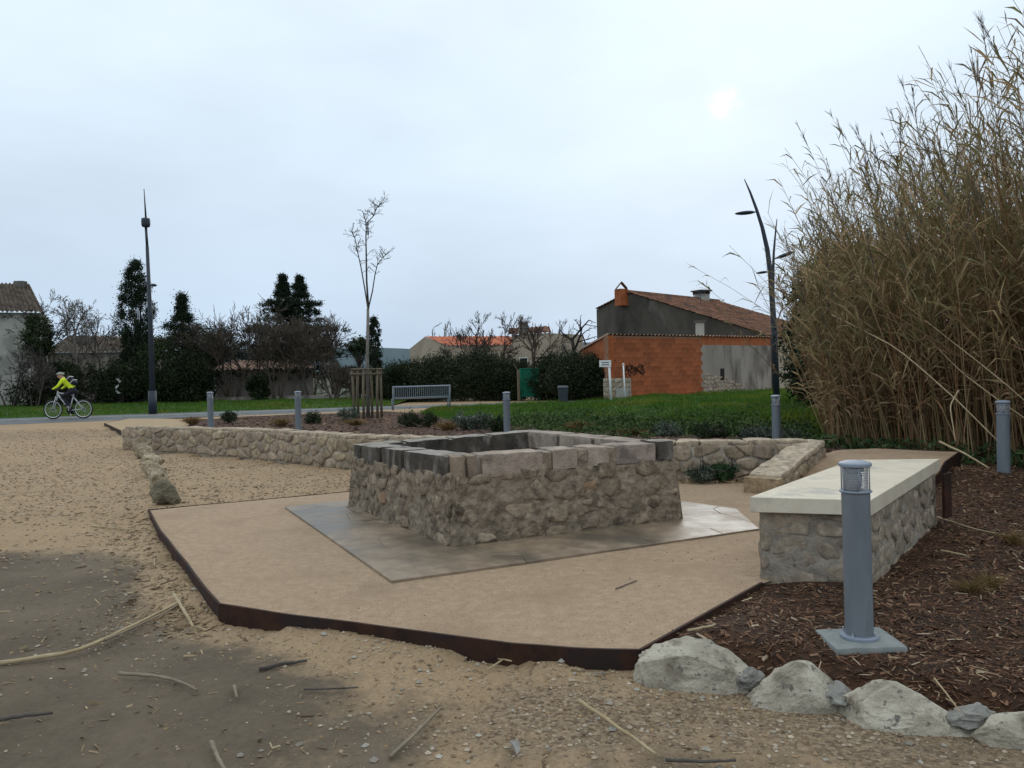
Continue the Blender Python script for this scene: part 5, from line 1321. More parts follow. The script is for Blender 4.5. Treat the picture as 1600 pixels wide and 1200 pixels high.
leafy('evergreen_bush', G(150, 43.5), 'dark shrubby bush below the low house eaves', blob(1.5, .8, 1.2, 1.0), 70, 70, .3, .048, 68, cat='bush', tint=(.75, .75, .75))
leafy('ivy_mass', G(190, 43), 'dark ivy covered bush holding a scrap of pale plastic', blob(1.0, .8, 1.3, 1.2), 60, 80, .26, .048, 7, cat='ivy', tint=(.75, .75, .75))
leafy('cypress', G(216, 44.5), 'tall narrow dark cypress behind the left street lamp', column(.92, H_at(210, 409, 44.5), .3), 420, 90, .15, .034, 8, 'leaf_cypress', trunk=(2.5, .16))
leafy('conifer', G(288, 45), 'dark conifer with a pointed top right of the left street lamp', cedar(3.4, H_at(289, 466, 45), 10), 420, 70, .18, .035, 9, 'leaf_cypress', trunk=(4, .14))
leafy('conifer', G(255, 43.5), 'dark evergreen just right of the left street lamp', blob(1.2, 1, 1.8, 1.8), 130, 110, .26, .045, 10, trunk=(2, .12))
leafy('evergreen_bush', G(292, 42.5), 'broad black green bush under the pointed conifer', blob(1.25, .9, 1.4, 1.3), 130, 110, .28, .045, 11, cat='bush', tint=(.7, .7, .7))
leafy('cedar_tree', G(466, 50), 'large dark cedar with two pointed tops and flat branches', lambda rg, n: np.concatenate([cedar(6.0, H_at(440, 434, 50), 13)(rg, n // 2) + np.array([-.8, 0, 0]), cedar(6.0, H_at(466, 436, 50), 13)(rg, n - n // 2) + np.array([.25, 0, 0])]), 1700, 60, .13, .036, 12, 'leaf_cypress', trunk=(5, .2))
leafy('conifer', G(330, 49), 'rounded dark evergreen behind the bare brown bushes', blob(2.0, 1.2, 2.2, 2.5), 170, 100, .34, .045, 13, trunk=(3, .14))
for i, (x_, Y_, yt, st, lb) in enumerate(((362, 44.5, 478, 7, 'dense bare brown bush tree left of the cedar'), (408, 45.5, 462, 5, 'tall bare tree rising left of the cedar tops'), (432, 43.6, 482, 8, 'dense bare brown bush tree in front of the cedar'), (486, 44.2, 492, 7, 'bare brown bush tree in front of the right side of the cedar'), (524, 46, 487, 4, 'bare tree with pale twigs at the right of the cedar'), (520, 41.8, 560, 7, 'low bare brown bush left of the staked tree'), (556, 41.5, 566, 7, 'low bare bush just behind the tree stakes'))):
    bare_tree('bare_bush', G(x_, Y_), lb, H_at(x_, yt, Y_), .06, 20 + i, [(7, .75, 36, .62, .55 if yt < 500 else .2, .03), (7, .62, 40, .55, .2, .03), (6, .55, 42, .6, .2, .02)], .45, stems=max(3, st - 2), spread=.5, tint=(1.05, .96, .84), rmin=.012)
leafy('evergreen_bush', G(405, 43.8), 'small round dark bush in front of the outbuilding wall', blob(.62, .5, .7, .75), 40, 60, .18, .06, 14, cat='bush')
leafy('cypress', G(586, 66), 'small distant cypress right of the staked tree', column(.62, H_at(586, 497, 66), .3), 160, 40, .14, .06, 15, 'leaf_cypress', trunk=(2, .12))
leafy('conifer', G(562, 62), 'distant round topped pine left of the small cypress', blob(.9, .8, .6, H_at(562, 541, 62)), 50, 50, .2, .07, 16, trunk=(2.6, .1))
# dark hedges
hedge = [(610, 41, 1.3, 1.55, 'dark evergreen shrub behind the left end of the steel bench'), (648, 40, 1.5, 1.9, 'dark evergreen shrub behind the middle of the steel bench'), (700, 39.5, 1.7, 2.15, 'large dark evergreen shrub behind the right end of the steel bench'), (752, 39.2, 1.7, 2.2, 'large dark evergreen shrub right of the steel bench'), (795, 38.6, 1.2, 1.75, 'dark evergreen shrub left of the green gate'), (868, 37.8, 1.25, 1.95, 'dark evergreen shrub right of the green gate'), (905, 36.6, 1.35, 2.05, 'dark evergreen shrub left of the street name sign'), (930, 36.0, .8, 1.7, 'narrow dark shrub against the clay block shed')]
for i, (x_, Y_, rx, h_, lb) in enumerate(hedge):
    leafy('evergreen_bush', G(x_, Y_), lb, blob(rx, .9, h_ * .55, h_ * .5, .5), 190, 120, .24, .036, 40 + i, 'leaf_olive' if i in (2, 3, 6) else 'leaf_dark', cat='bush', group='dark shrubs of the hedge', trunk=(.9, .08), tint=(.72, .72, .72))
for i, (x_, Y_, yt, lb) in enumerate(((748, 44, 486, 'spreading bare fruit tree above the hedge left of centre'), (790, 46, 484, 'bare fruit tree with upright shoots above the hedge'), (838, 45, 490, 'bare fruit tree right above the green gate'), (700, 58, 535, 'distant bare tree beside the red roofed house'))):
    bare_tree('bare_tree', G(x_, Y_), lb, H_at(x_, yt, Y_), .12, 60 + i, [(7, .8, 58, .6, .3, .05), (7, .6, 42, .5, .2, .07), (6, .6, 38, .6, .2, .07), (3, .6, 32, .6, .2, .07)], .34, tint=(.9, .76, .68), rmin=.011)
pt = G(905, 43); bare_tree('pollard_tree', pt, 'gnarled black pollarded tree left of the old house', H_at(900, 486, 43) * .95, .19, 71, [(4, .75, 45, .68, .4, .05), (3, .6, 55, .75, .3, .04), (4, .35, 50, .55, .4, .05)], .5, lean=(-.12, 0), tint=(.35, .33, .32), rmin=.016)
bare_tree('pollard_tree', G(928, 44), 'second black pollarded tree touching the old house gable', H_at(925, 488, 44) * .9, .15, 72, [(3, .7, 35, .7, .4, .06), (3, .5, 50, .7, .3, .05), (4, .35, 50, .5, .4, .05)], .5, tint=(.35, .33, .32), rmin=.016)
for i, (x_, Y_, yt, lb) in enumerate(((677, 150, 505, 'leftmost of the three distant bare poplars'), (688, 150, 497, 'tallest of the three distant bare poplars'), (706, 150, 500, 'rightmost of the three distant bare poplars'))):
    bare_tree('poplar', G(x_, Y_), lb, H_at(x_, yt, Y_), .16, 80 + i, [(16, .28, 20, .5, .1, .12), (6, .5, 20, .5, .2, .1)], .9, rmin=.03, tint=(1.1, 1.05, 1.0))
leafy('conifer', atd(1300, 600, 24) * 1.0 - Vector((0, 0, atd(1300, 600, 24).z)), 'dark cypress like tree standing behind the left side of the reeds', column(1.25, H_at(1290, 395, 24), .2), 240, 60, .22, .055, 90, 'leaf_cypress', trunk=(2, .15))
leafy('conifer', G(1345, 23.5), 'dark evergreen behind the middle of the reeds', column(1.1, H_at(1330, 392, 23.5), .2), 200, 60, .22, .055, 91, 'leaf_cypress', trunk=(2, .15))
leafy('evergreen_bush', G(1270, 27), 'dark bush at the corner of the house wall left of the reeds', blob(.7, .6, 1.1, 1.1), 50, 60, .2, .05, 92, cat='bush')
# scrap of plastic in the bushes
rg = np.random.default_rng(4); mb = MB(); c = atd(184, 605, 41.9); V = []; 
for i in range(7):
    for j in range(3): V.append((c.x + .12 * math.sin(i * 1.1) + (j - 1) * .05 + rg.normal() * .05, c.y + rg.normal() * .05, c.z + .45 - i * .13))
mb.add(V, quads=[(i * 3 + j, i * 3 + j + 1, i * 3 + 4 + j, i * 3 + 3 + j) for i in range(6) for j in range(2)]); tag(mb.build('plastic_scrap', 'plastic_rag'), 'torn pale plastic scrap hanging in the ivy right of the cyclist', 'plastic')
# young tree with its stakes
YT = 24.5; tb = atd(575, 642, YT); tb.z = .06
r = empty('young_tree', tb, 'tall slender young bare tree held by wooden stakes', 'tree')
T_ = lambda x, y: atd(x, y, YT)
mb = MB(); tube(mb, [tb, T_(574, 560), T_(575, 482)], [.062, .050, .042], 8); mb.build('trunk', 'bark_pale', r, True)
mb = MB(); rg = np.random.default_rng(14); limbs = [([(575, 482), (574, 440), (574, 400), (575, 372), (573, 350), (565, 328)], .034), ([(575, 482), (570, 450), (565, 420), (560, 392), (555, 372), (548, 360)], .025), ([(576, 480), (582, 455), (586, 430), (590, 415), (596, 403), (602, 398)], .023), ([(574, 365), (577, 350), (583, 338), (590, 326), (592, 322), (594, 318)], .022)]
for pts, r_ in limbs:
    P3 = np.array([tuple(T_(*p) + Vector((0, rg.normal() * .12, 0))) for p in pts]); sweep(mb, P3[None], (r_ * np.linspace(1, .3, len(pts)))[None], 6)
    tt = rg.uniform(.35, 1, 18) * (len(pts) - 1); i0 = np.clip(tt.astype(int), 0, len(pts) - 2); f = (tt - i0)[:, None]; b2 = P3[i0] * (1 - f) + P3[i0 + 1] * f; dr = rg.normal(size=(18, 3)); dr[:, 2] = np.abs(dr[:, 2]) * .8 + .3
    for P, Rr in grow(rg, b2, dr, rg.uniform(.12, .32, 18), .011, [(3, .7, 40, .7, .3, .05), (2, .6, 40, .7, .3, .05)], 4): sweep(mb, P, np.maximum(Rr, .0045), 3, cap=False)
mb.build('crown', 'bark', r)
sk = empty('tree_stakes', tb, 'ring of six rough wooden stakes with cross rails around the young tree', 'stakes')
px = [(550, 640), (563, 640), (577, 643), (587, 641), (595, 639), (570, 637)]
tops = []
for i, (x_, y_) in enumerate(px):
    a = i * 1.047 + .4; b2 = tb + Vector((.42 * math.cos(a), .42 * math.sin(a), -.1)); t2 = b2 + Vector((rng.normal() * .02, 0, 1.62)); tops.append(t2)
    mb = MB(); tube(mb, [b2, (b2 + t2) / 2 + Vector((rng.normal() * .015, 0, 0)), t2], [.042, .040, .038], 8); mb.build('stake', 'stake_wood', sk, True)
for i in range(6):
    for dz_ in (-.03, -.17):
        a, c = tops[i], tops[(i + 1) % 6]; e_ = (c - a).normalized() * .06; mb = MB(); tube(mb, [a - e_ + Vector((0, 0, dz_)), c + e_ + Vector((0, 0, dz_ + rng.normal() * .015))], .032, 6); mb.build('rail', 'stake_wood', sk, True)

# ------------------------------------------------------------------ small plants of the beds
def tuft(name, p, label, h, n, spread, matn, tint, seed, cat='plant', w=.006, group=None, droop=.5):
    rg = np.random.default_rng(seed); p = Vector(p); r = empty(name, p, label, cat, group); mb = MB()
    a = rg.uniform(0, 6.28, n); out_ = rg.uniform(.1, 1, n) * spread; L = h * rg.uniform(.55, 1.1, n); B = np.stack([p.x + .25 * out_ * np.cos(a), p.y + .25 * out_ * np.sin(a), np.full(n, p.z - .01)], 1); D = np.stack([np.cos(a), np.sin(a)], 1)
    P = np.stack([B, B + np.concatenate([D * (out_ * .4)[:, None], (L * .6)[:, None]], 1), B + np.concatenate([D * out_[:, None], (L * (1 - droop * out_ / max(spread, .01) * .6))[:, None]], 1)], 1)
    sweep(mb, P, np.tile([[w, w * .8, w * .25]], (n, 1)), 3, np.asarray(tint) * rg.uniform(.65, 1.25, (n, 1)), cap=False); mb.build('blades', matn, r)
    return r
G2 = lambda x, y, z=.08: at(x, y, z)
for i, (x_, y_, h_, lb) in enumerate(((302, 663, .26, 'straw coloured grass tuft beside the leftmost bollard'), (440, 665, .22, 'straw coloured grass tuft left of the second bollard'), (555, 665, .2, 'dry grass tuft in the mulch left of the staked tree'), (700, 673, .24, 'straw coloured grass tuft behind the left corner of the basin'), (905, 674, .26, 'rusty straw grass tuft behind the basin'), (990, 681, .18, 'low dry grass tuft behind the right side of the basin'))):
    tuft('dry_grass', G2(x_, y_), lb, h_, 260, .32, 'straw', (.75, .66, .52), 100 + i, 'grass tuft', .006, 'dry grass tufts in the planting bed')
for i, (x_, y_, h_, lb) in enumerate(((1585, 850, .12, 'dry grass tuft near the right edge of the mulch'), (1545, 918, .11, 'small dry grass tuft in the mulch right of the bollard'), (1520, 925, .09, 'tiny dry grass tuft in the mulch right of the bollard'))):
    tuft('dry_grass', at(x_, y_, .0), lb, h_, 130, .14, 'straw', (.62, .55, .40), 120 + i, 'grass tuft', .0022, 'dry grass tufts in the mulch')
sh = [(360, 660, .32, .28, 'low dark shrub right of the leftmost bollard'), (490, 662, .3, .28, 'low dark shrub right of the second bollard'), (640, 668, .36, .25, 'thin dark shrub in the mulch left of the steel bench'), (668, 668, .34, .25, 'thin dark shrub in front of the steel bench'), (727, 672, .42, .28, 'grey green shrub in front of the white stones'), (757, 672, .34, .3, 'grey green shrub right of the white stones'), (780, 676, .36, .2, 'slim shrub left of the bollard behind the basin'), (545, 655, .34, .35, 'grey shrub in front of the tree stakes'), (1040, 682, .22, .3, 'low shrub behind the black corner block of the basin'), (1110, 686, .26, .38, 'dark lavender mound behind the right part of the low wall'), (1180, 688, .22, .34, 'grey lavender mound left of the bollard behind the wall'), (1235, 692, .16, .3, 'flat grey plant right of the bollard behind the wall')]
for i, (x_, y_, h_, w_, lb) in enumerate(sh):
    leafy('small_shrub', G2(x_, y_), lb, blob(w_, w_, h_ * .5, h_ * .5, .3), 34, 34, .06, .016, 140 + i, 'leaf_grey' if i in (4, 5, 7, 8, 10, 11) else 'leaf_dark', cat='shrub', group='small shrubs of the planting bed', trunk=(.12, .01), elong=2.6)
leafy('small_shrub', at(1095, 752, .02), 'grey green plant at the foot of the low wall right of the basin', blob(.16, .12, .08, .09, .3), 30, 34, .035, .010, 170, 'leaf_grey', cat='shrub', trunk=(.05, .008), elong=3)
leafy('small_shrub', at(1130, 750, .02), 'fresh green lavender plant at the foot of the low wall', blob(.15, .12, .09, .10, .3), 30, 40, .035, .010, 171, 'leaf_olive', cat='shrub', trunk=(.05, .008), tint=(.8, 1.3, 1.0), elong=3)
ws = empty('white_stones', G2(728, 658, .05), 'heap of white stones at the edge of the lawn behind the basin', 'stones')
for i in range(11):
    p = G2(716 + i * 3.6, 658 + rng.uniform(-3, 3), .12 if i < 8 else .06); mb = MB(); rock_mesh(mb, tuple(p + Vector((0, rng.uniform(-.2, .2), rng.uniform(-.02, .10)))), (rng.uniform(.07, .13),) * 2 + (rng.uniform(.06, .1),), rng, 6, .06, 2); mb.build('stone', 'white_stone', ws)

# ------------------------------------------------------------------ grass
def blades(name, poly, n, seed, zf, h0, h1, label, w=.011, lush=None):
    rg = np.random.default_rng(seed); P = np.array([(p[0], p[1]) for p in poly]); x = rg.uniform(P[:, 0].min(), P[:, 0].max(), n * 3); y = rg.uniform(P[:, 1].min(), P[:, 1].max(), n * 3); k = inpoly(poly, x, y); x, y = x[k][:n], y[k][:n]; n = len(x)
    cl_ = fbm(x * .8 + 4, y * .8, 3); h = h0 + (h1 - h0) * np.clip((cl_ - .3) * 2.2, 0, 1) * rg.uniform(.5, 1.2, n)
    if lush is not None: h = h * lush(x, y)
    z = zf(x, y); a = rg.uniform(0, 6.28, n); dx_, dy_ = np.cos(a), np.sin(a); bend = h * rg.uniform(.1, .6, n); b2 = rg.uniform(0, 6.28, n)
    V = np.stack([np.stack([x - dx_ * w, y - dy_ * w, z - .01], 1), np.stack([x + dx_ * w, y + dy_ * w, z - .01], 1), np.stack([x + bend * np.cos(b2), y + bend * np.sin(b2), z + h], 1)], 1).reshape(-1, 3)
    pale = (fbm(x * .7 + 30, y * .7, 4) + .10 * (y < 19) > .57)[:, None]; col = np.where(pale, np.array([1.9, 1.12, 1.25]), np.array([1, 1, 1])) * rg.uniform(.6, 1.35, (n, 1))
    mb = MB(); mb.add(V, tris=np.arange(3 * n).reshape(-1, 3), col=np.repeat(col, 3, 0)); return tag(mb.build(name, 'grass'), label, 'grass', kind='stuff')
blades('grass', LAWN, 75000, 1, lawn_z, .05, .26, 'lush green grass of the lawn between the beds and the shed', .012, lambda x, y: .8 + .9 * sm(3, 7, x) * sm(30, 20, y))
blades('grass', [(-34, 27), (-18.7, 30.6), (-5.3, 34), (-5, 43), (-34, 43)], 26000, 2, lambda x, y: 0.04 + .12 * sm(34, 44, y), .05, .16, 'short green grass on the verge behind the cycle path', .016)

rg = np.random.default_rng(77); n = 620; tx = rg.uniform(800, 1265, n); ty = rg.uniform(636, 690, n); C = []
for a_, b_ in zip(tx, ty):
    p = at(a_, b_ if rg.random() < .45 else max(b_, 668 + (a_ - 800) * .045 - 14 * rg.random()), .05); hw = rg.uniform(.06, .2); m_ = int(rg.integers(20, 60)); C.append(np.stack([p.x + rg.normal(size=m_) * hw, p.y + rg.normal(size=m_) * hw, .03 + rg.random(m_) * hw * 1.7], 1))
mb = MB(); leaves(mb, np.concatenate(C), .022, rg, (1.1, 1.35, .8), elong=1.9); tag(mb.build('weeds', 'leaf_olive'), 'ragged leafy weeds along the near edge of the lawn behind the wall', 'weeds', kind='stuff')
# ------------------------------------------------------------------ giant reeds
def reeds():
    rg = np.random.default_rng(9); mb = MB()
    front = [(5.2, 13.2), (5.5, 11.9), (6.3, 10.6), (7.1, 9.3), (8.0, 7.4), (9.5, 5.5)]; poly = front + [(16, 6), (16, 19), (9, 20), (6.4, 16.5)]
    n0 = 13500; x = rg.uniform(4.8, 16, n0); y = rg.uniform(5.5, 20, n0); k = inpoly(poly, x, y); x, y = x[k], y[k]; d = polydist(front, x, y, False); keep = rg.random(len(x)) < np.where(d < 2.6, 1.0, .30); x, y, d = x[keep], y[keep], d[keep]
    n = len(x); z0 = .03 + 0 * x
    edge_l = sm(5.2, 8.5, x - (13 - y) * .0); H = rg.uniform(.50, 1.08, n) * (3.0 + 3.2 * sm(5.0, 8.6, x)); H *= np.where(rg.random(n) < .12, rg.uniform(.4, .7, n), 1)
    lean = np.stack([-.15 - .04 * (1 - edge_l) * rg.random(n) + rg.normal(size=n) * .10, -.05 + rg.normal(size=n) * .12 - .10 * (d < .8), np.ones(n)], 1); stray = rg.random(n) < .05; lean[stray, 0] += rg.normal(size=stray.sum()) * .5; lean[stray, 1] -= rg.random(stray.sum()) * .4
    lean /= np.linalg.norm(lean, axis=1, keepdims=True); K = 7; t = np.linspace(0, 1, K); bow = rg.normal(size=(n, 2)) * .12 + np.array([-.07, -.03]); P = np.stack([x, y, z0], 1)[:, None] + lean[:, None] * (H[:, None] * t)[..., None]; P[:, :, 0] += (bow[:, :1] * H[:, None] * .5 * t ** 2.2); P[:, :, 1] += (bow[:, 1:] * H[:, None] * .5 * t ** 2.2); P[:, :, 2] -= .06 * H[:, None] * t ** 3
    tone = rg.random((n, 1)); tan = np.array([.42, .29, .165]); olive = np.array([.27, .21, .10]); brown = np.array([.27, .15, .075]); cc = np.where(tone < .4, tan, np.where(tone < .7, olive, brown)) * rg.uniform(.6, 1.2, (n, 1))
    Rr = rg.uniform(.0065, .0115, (n, 1)) * np.linspace(1, .35, K)[None]; sweep(mb, P, Rr, 4, cc, cap=False)
    # leaves along the canes, green brown above, dry below
    m = 16; tt = rg.uniform(.2, 1.0, (n, m)) ** .8; f = tt * (K - 1); i0 = np.clip(f.astype(int), 0, K - 2); fr = (f - i0)[..., None]; ar = np.arange(n)[:, None]; B = (P[ar, i0] * (1 - fr) + P[ar, i0 + 1] * fr).reshape(-1, 3); T = (P[ar, i0 + 1] - P[ar, i0]).reshape(-1, 3); T /= np.linalg.norm(T, axis=1, keepdims=True); tt = tt.ravel(); N = len(B)
    a = rg.uniform(0, 6.28, N); o = np.stack([np.cos(a), np.sin(a), np.zeros(N)], 1); Ll = rg.uniform(.2, .58, N) * np.where(tt > .5, 1, .8); up = np.where(tt > .45, rg.uniform(.5, 1.5, N), rg.uniform(-.5, .7, N))[:, None]
    d1 = o * .7 + T * up; d1 /= np.linalg.norm(d1, axis=1, keepdims=True); M1 = B + d1 * (Ll * .5)[:, None]; d2 = d1 + np.array([0, 0, -1]) * rg.uniform(.1, 1.2, (N, 1)); d2 /= np.linalg.norm(d2, axis=1, keepdims=True); T1 = M1 + d2 * (Ll * .5)[:, None]; s = np.cross(d1, rg.normal(size=(N, 3))); s /= np.linalg.norm(s, axis=1, keepdims=True); w = rg.uniform(.005, .015, (N, 1))
    V = np.stack([B - s * w * .5, B + s * w * .5, M1 + s * w, M1 - s * w, T1], 1).reshape(-1, 3); b5 = np.arange(N)[:, None] * 5
    grn = np.array([.21, .185, .085]); dry = np.array([.37, .26, .145]); dk = np.array([.25, .145, .075]); u = rg.random((N, 1)); lc = np.where(tt[:, None] > .55, np.where(u < .55, grn, dry), np.where(u < .5, dry, dk)) * rg.uniform(.55, 1.3, (N, 1))
    mb.add(V, quads=b5 + np.array([[0, 1, 2, 3]]), tris=b5 + np.array([[3, 2, 4]]), col=np.repeat(lc, 5, 0))
    # plumes on some tops
    k = np.where(rg.random(n) < .13)[0]; q_ = 34; top = np.repeat(P[k, -1], q_, 0); td = np.repeat(P[k, -1] - P[k, -2], q_, 0); td /= np.linalg.norm(td, axis=1, keepdims=True); s0 = rg.uniform(-.25, .28, (len(top), 1)); B = top + td * s0; o = rg.normal(size=B.shape); dd_ = td * 1.6 + o * .35; dd_ /= np.linalg.norm(dd_, axis=1, keepdims=True); E_ = B + dd_ * rg.uniform(.05, .16, (len(B), 1)); sweep(mb, np.stack([B, E_], 1), np.tile([[.004, .0015]], (len(B), 1)), 3, np.array([.17, .15, .12]) * rg.uniform(.7, 1.2, (len(B), 1)), cap=False)
    return tag(mb.build('giant_reeds', 'reed'), 'tall dense thicket of brown and olive giant reeds filling the right side', 'reeds', kind='stuff')
reeds()
# undergrowth at the foot of the reeds
rg = np.random.default_rng(31); mb = MB(); n = 2600; t = rg.random(n); fx = np.interp(t, [0, .35, .7, 1], [4.6, 5.6, 7.2, 8.6]); fy = np.interp(t, [0, .35, .7, 1], [13.0, 11.4, 9.2, 7.2]); C = np.stack([fx + rg.normal(size=n) * .25, fy + rg.normal(size=n) * .2, .05 + rg.random(n) ** 2 * .22], 1); leaves(mb, C, .03, rg, (.9, 1.1, .8), elong=1.8); tag(mb.build('undergrowth', 'leaf_olive'), 'low green weeds along the foot of the reeds', 'weeds', kind='stuff')
def cane(pts, r_, label, matn='cane', group=None):
    mb = MB(); P = np.array([tuple(p) for p in pts]); rgc = np.random.default_rng(int(abs(P.sum()) * 1000) % 9999)
    t = np.linspace(0, 1, 14); tp = np.linspace(0, 1, len(P)); Q = np.stack([np.interp(t, tp, P[:, i]) for i in range(3)], 1); Q[1:-1] = (Q[:-2] + 2 * Q[1:-1] + Q[2:]) / 4; Q[1:-1] += rgc.normal(size=(12, 3)) * r_ * .10
    rr_ = r_ * np.linspace(1, .65, 14) * np.where(np.arange(14) % 3 == 0, 1.12, 1.0); sweep(mb, Q[None], rr_[None], 7)
    return tag(mb.build('reed_cane', matn, smooth=True), label, 'cane', group)
lean_c = [([(1300, 492, 12.2), (1400, 542, 11.0), (1490, 620, 10), (1560, 690, 9.3)], .010, 'long pale reed cane leaning out of the thicket towards the left'), ([(1405, 468, 11.5), (1470, 520, 10.6), (1560, 590, 9.8), (1640, 660, 9.4)], .008, 'upper of the two pale canes leaning parallel out of the reeds'),
          ([(1452, 530, 11), (1500, 580, 10.4), (1560, 625, 9.8), (1625, 670, 9.5)], .008, 'short pale cane leaning just above the right bollard'), ([(1498, 610, 9.6), (1484, 634, 9.5), (1493, 690, 9.3)], .009, 'broken bent cane hanging at the foot of the reeds'), ([(1468, 690, 8.9), (1510, 710, 8.5), (1546, 732, 8.3)], .012, 'thick pale cane slanting down left of the right bollard'),
          ([(1180, 700, 11.5), (1260, 690, 11.8), (1320, 684, 12.5)], .006, 'thin cane lying low across the bollard behind the wall')]
for pts, r_, lb in lean_c: cane([atd(*p) for p in pts], r_, lb, group='canes leaning out of the reeds')

# ------------------------------------------------------------------ litter on the ground
gzv = lambda x, y: -0.085
lit = [([(0, 1036), (60, 1028), (130, 1015), (190, 985), (240, 962), (290, 935)], .012, 'longest reed cane lying across the damp dirt on the left', 'cane'), ([(165, 1000), (210, 980), (262, 955), (300, 930)], .007, 'thinner cane lying alongside the longest cane', 'cane_grey'), ([(270, 926), (288, 955), (302, 980)], .012, 'short split cane crossing the end of the longest cane', 'cane'),
       ([(186, 1052), (245, 1056), (280, 1064), (308, 1078)], .009, 'curved grey cane lying alone on the dirt at lower left', 'cane_grey'), ([(0, 1124), (40, 1118), (82, 1114)], .009, 'dark cane piece at the lower left edge of the picture', 'bark'), ([(330, 1160), (338, 1180), (352, 1205)], .010, 'bent cane piece at the bottom edge left of centre', 'cane_grey'),
       ([(610, 1182), (650, 1145), (690, 1104)], .008, 'straight cane pointing from the bottom up to the gravel', 'cane_grey'), ([(905, 1095), (950, 1125), (1025, 1178)], .009, 'straight pale cane lying on the gravel before the boulders', 'cane'), ([(725, 1016), (765, 1026), (800, 1033)], .006, 'thin cane lying against the steel edging', 'cane'), ([(806, 1012), (790, 1028), (760, 1048)], .006, 'short cane propped on the steel edging', 'cane'),
       ([(1040, 1187), (1100, 1190), (1150, 1188)], .007, 'dark cane at the bottom edge below the boulders', 'bark'), ([(366, 1072), (370, 1090)], .008, 'tiny cane stub on the dirt', 'cane_grey'), ([(475, 1077), (520, 1076), (560, 1074)], .005, 'thin dark twig on the dirt below the edging', 'bark'), ([(145, 822), (190, 826), (225, 829)], .007, 'cane lying left of the near end of the stone row', 'cane'), ([(243, 850), (241, 885)], .008, 'short cane beside the left steel edging', 'cane'), ([(405, 1046), (440, 1038), (480, 1032)], .010, 'dark weathered twig with leaves on the sandy dirt', 'bark')]
for pts, r_, lb, mt in lit: cane([at(x_, y_, -.075 if y_ > 830 else -.05) for x_, y_ in pts], r_, lb, mt, 'cane pieces lying on the ground')
for pts, r_, lb in (([(1075, 985), (1112, 978), (1118, 975)], .007, 'pale cane bit in the mulch beside the steel edging'), ([(1465, 808), (1520, 826), (1600, 842)], .007, 'long thin cane lying in the mulch right of the stone bench'), ([(1498, 744), (1500, 758), (1538, 745)], .007, 'bent pale cane bit in the mulch below the right bollard'), ([(1470, 860), (1510, 868)], .008, 'short cane bit in the mulch right of the stone bench'), ([(1460, 1060), (1480, 1085), (1500, 1112)], .004, 'thin stalk in the mulch behind the third boulder')):
    cane([at(x_, y_, .03) for x_, y_ in pts], r_, lb, 'cane', 'cane pieces lying in the mulch')
cane([at(962, 920, .008), at(995, 907, .008)], .004, 'thin twig lying on the sandy path', 'bark')
def scatter(name, n, seed, xy, zf, size, cols, label, cat, matn, flat=.6, elong=1.0, chips=False):
    rg = np.random.default_rng(seed); x, y = xy(rg, n); n = len(x); z = zf(x, y); mb = MB(); s = size(rg, n); col = np.asarray(cols)[rg.integers(0, len(cols), n)] * rg.uniform(.7, 1.25, (n, 1))
    a = rg.uniform(0, 6.28, n); ca, sa = np.cos(a), np.sin(a)
    if chips:   # thin bark pieces and straws, tilted boxes
        l = s * rg.uniform(1.2, 4.5, n); w = s * rg.uniform(.25, .7, n); tl = rg.normal(size=n) * .25; roll = rg.normal(size=n) * .5
        base = np.array([(-1, -1, 0), (1, -1, 0), (1, 1, 0), (-1, 1, 0), (0, 0, 1.)]); V = np.empty((n, 5, 3))
        for k, (bx_, by_, bz_) in enumerate(base):
            lx = bx_ * l / 2; ly = by_ * w / 2; lz = bz_ * w * .35 + lx * tl + ly * roll; V[:, k] = np.stack([x + lx * ca - ly * sa, y + lx * sa + ly * ca, z + lz + .004], 1)
        F_ = np.array([(0, 1, 4), (1, 2, 4), (2, 3, 4), (3, 0, 4)])
        mb.add(V.reshape(-1, 3), tris=(np.arange(n)[:, None, None] * 5 + F_[None]).reshape(-1, 3), col=np.repeat(col, 5, 0))
    else:
        ico = np.array([(0, 0, 1), (1, 0, .1), (.3, .95, 0), (-.8, .6, .1), (-.8, -.6, 0), (.3, -.95, .1), (0, 0, -1)], float); F_ = np.array([(0, i, i % 5 + 1) for i in range(1, 6)] + [(6, i % 5 + 1, i) for i in range(1, 6)])
        V = ico[None] * (1 + rg.uniform(-.3, .3, (n, 7, 1))) * s[:, None, None] * np.array([1, .75, flat]); X2 = V[..., 0] * ca[:, None] - V[..., 1] * sa[:, None]; Y2 = V[..., 0] * sa[:, None] + V[..., 1] * ca[:, None]
        V = np.stack([X2 + x[:, None], Y2 + y[:, None], V[..., 2] + z[:, None] + s[:, None] * .15], -1); mb.add(V.reshape(-1, 3), tris=(np.arange(n)[:, None, None] * 7 + F_[None]).reshape(-1, 3), col=np.repeat(col, 7, 0))
    return tag(mb.build(name, matn), label, cat, kind='stuff')
def ground_z(x, y):
    # nearest grid height
    i = np.clip(np.searchsorted(ay, y), 1, ny - 1); j = np.clip(np.searchsorted(ax, x), 1, nx - 1); Zg = Z.reshape(ny, nx)
    fy_ = (y - ay[i - 1]) / (ay[i] - ay[i - 1]); fx_ = (x - ax[j - 1]) / (ax[j] - ax[j - 1])
    return (Zg[i - 1, j - 1] * (1 - fx_) + Zg[i - 1, j] * fx_) * (1 - fy_) + (Zg[i, j - 1] * (1 - fx_) + Zg[i, j] * fx_) * fy_
def free(x, y):
    return ~(inpoly(DECK, x, y) | inpoly(BED, x, y) | inpoly(BACKBED, x, y))
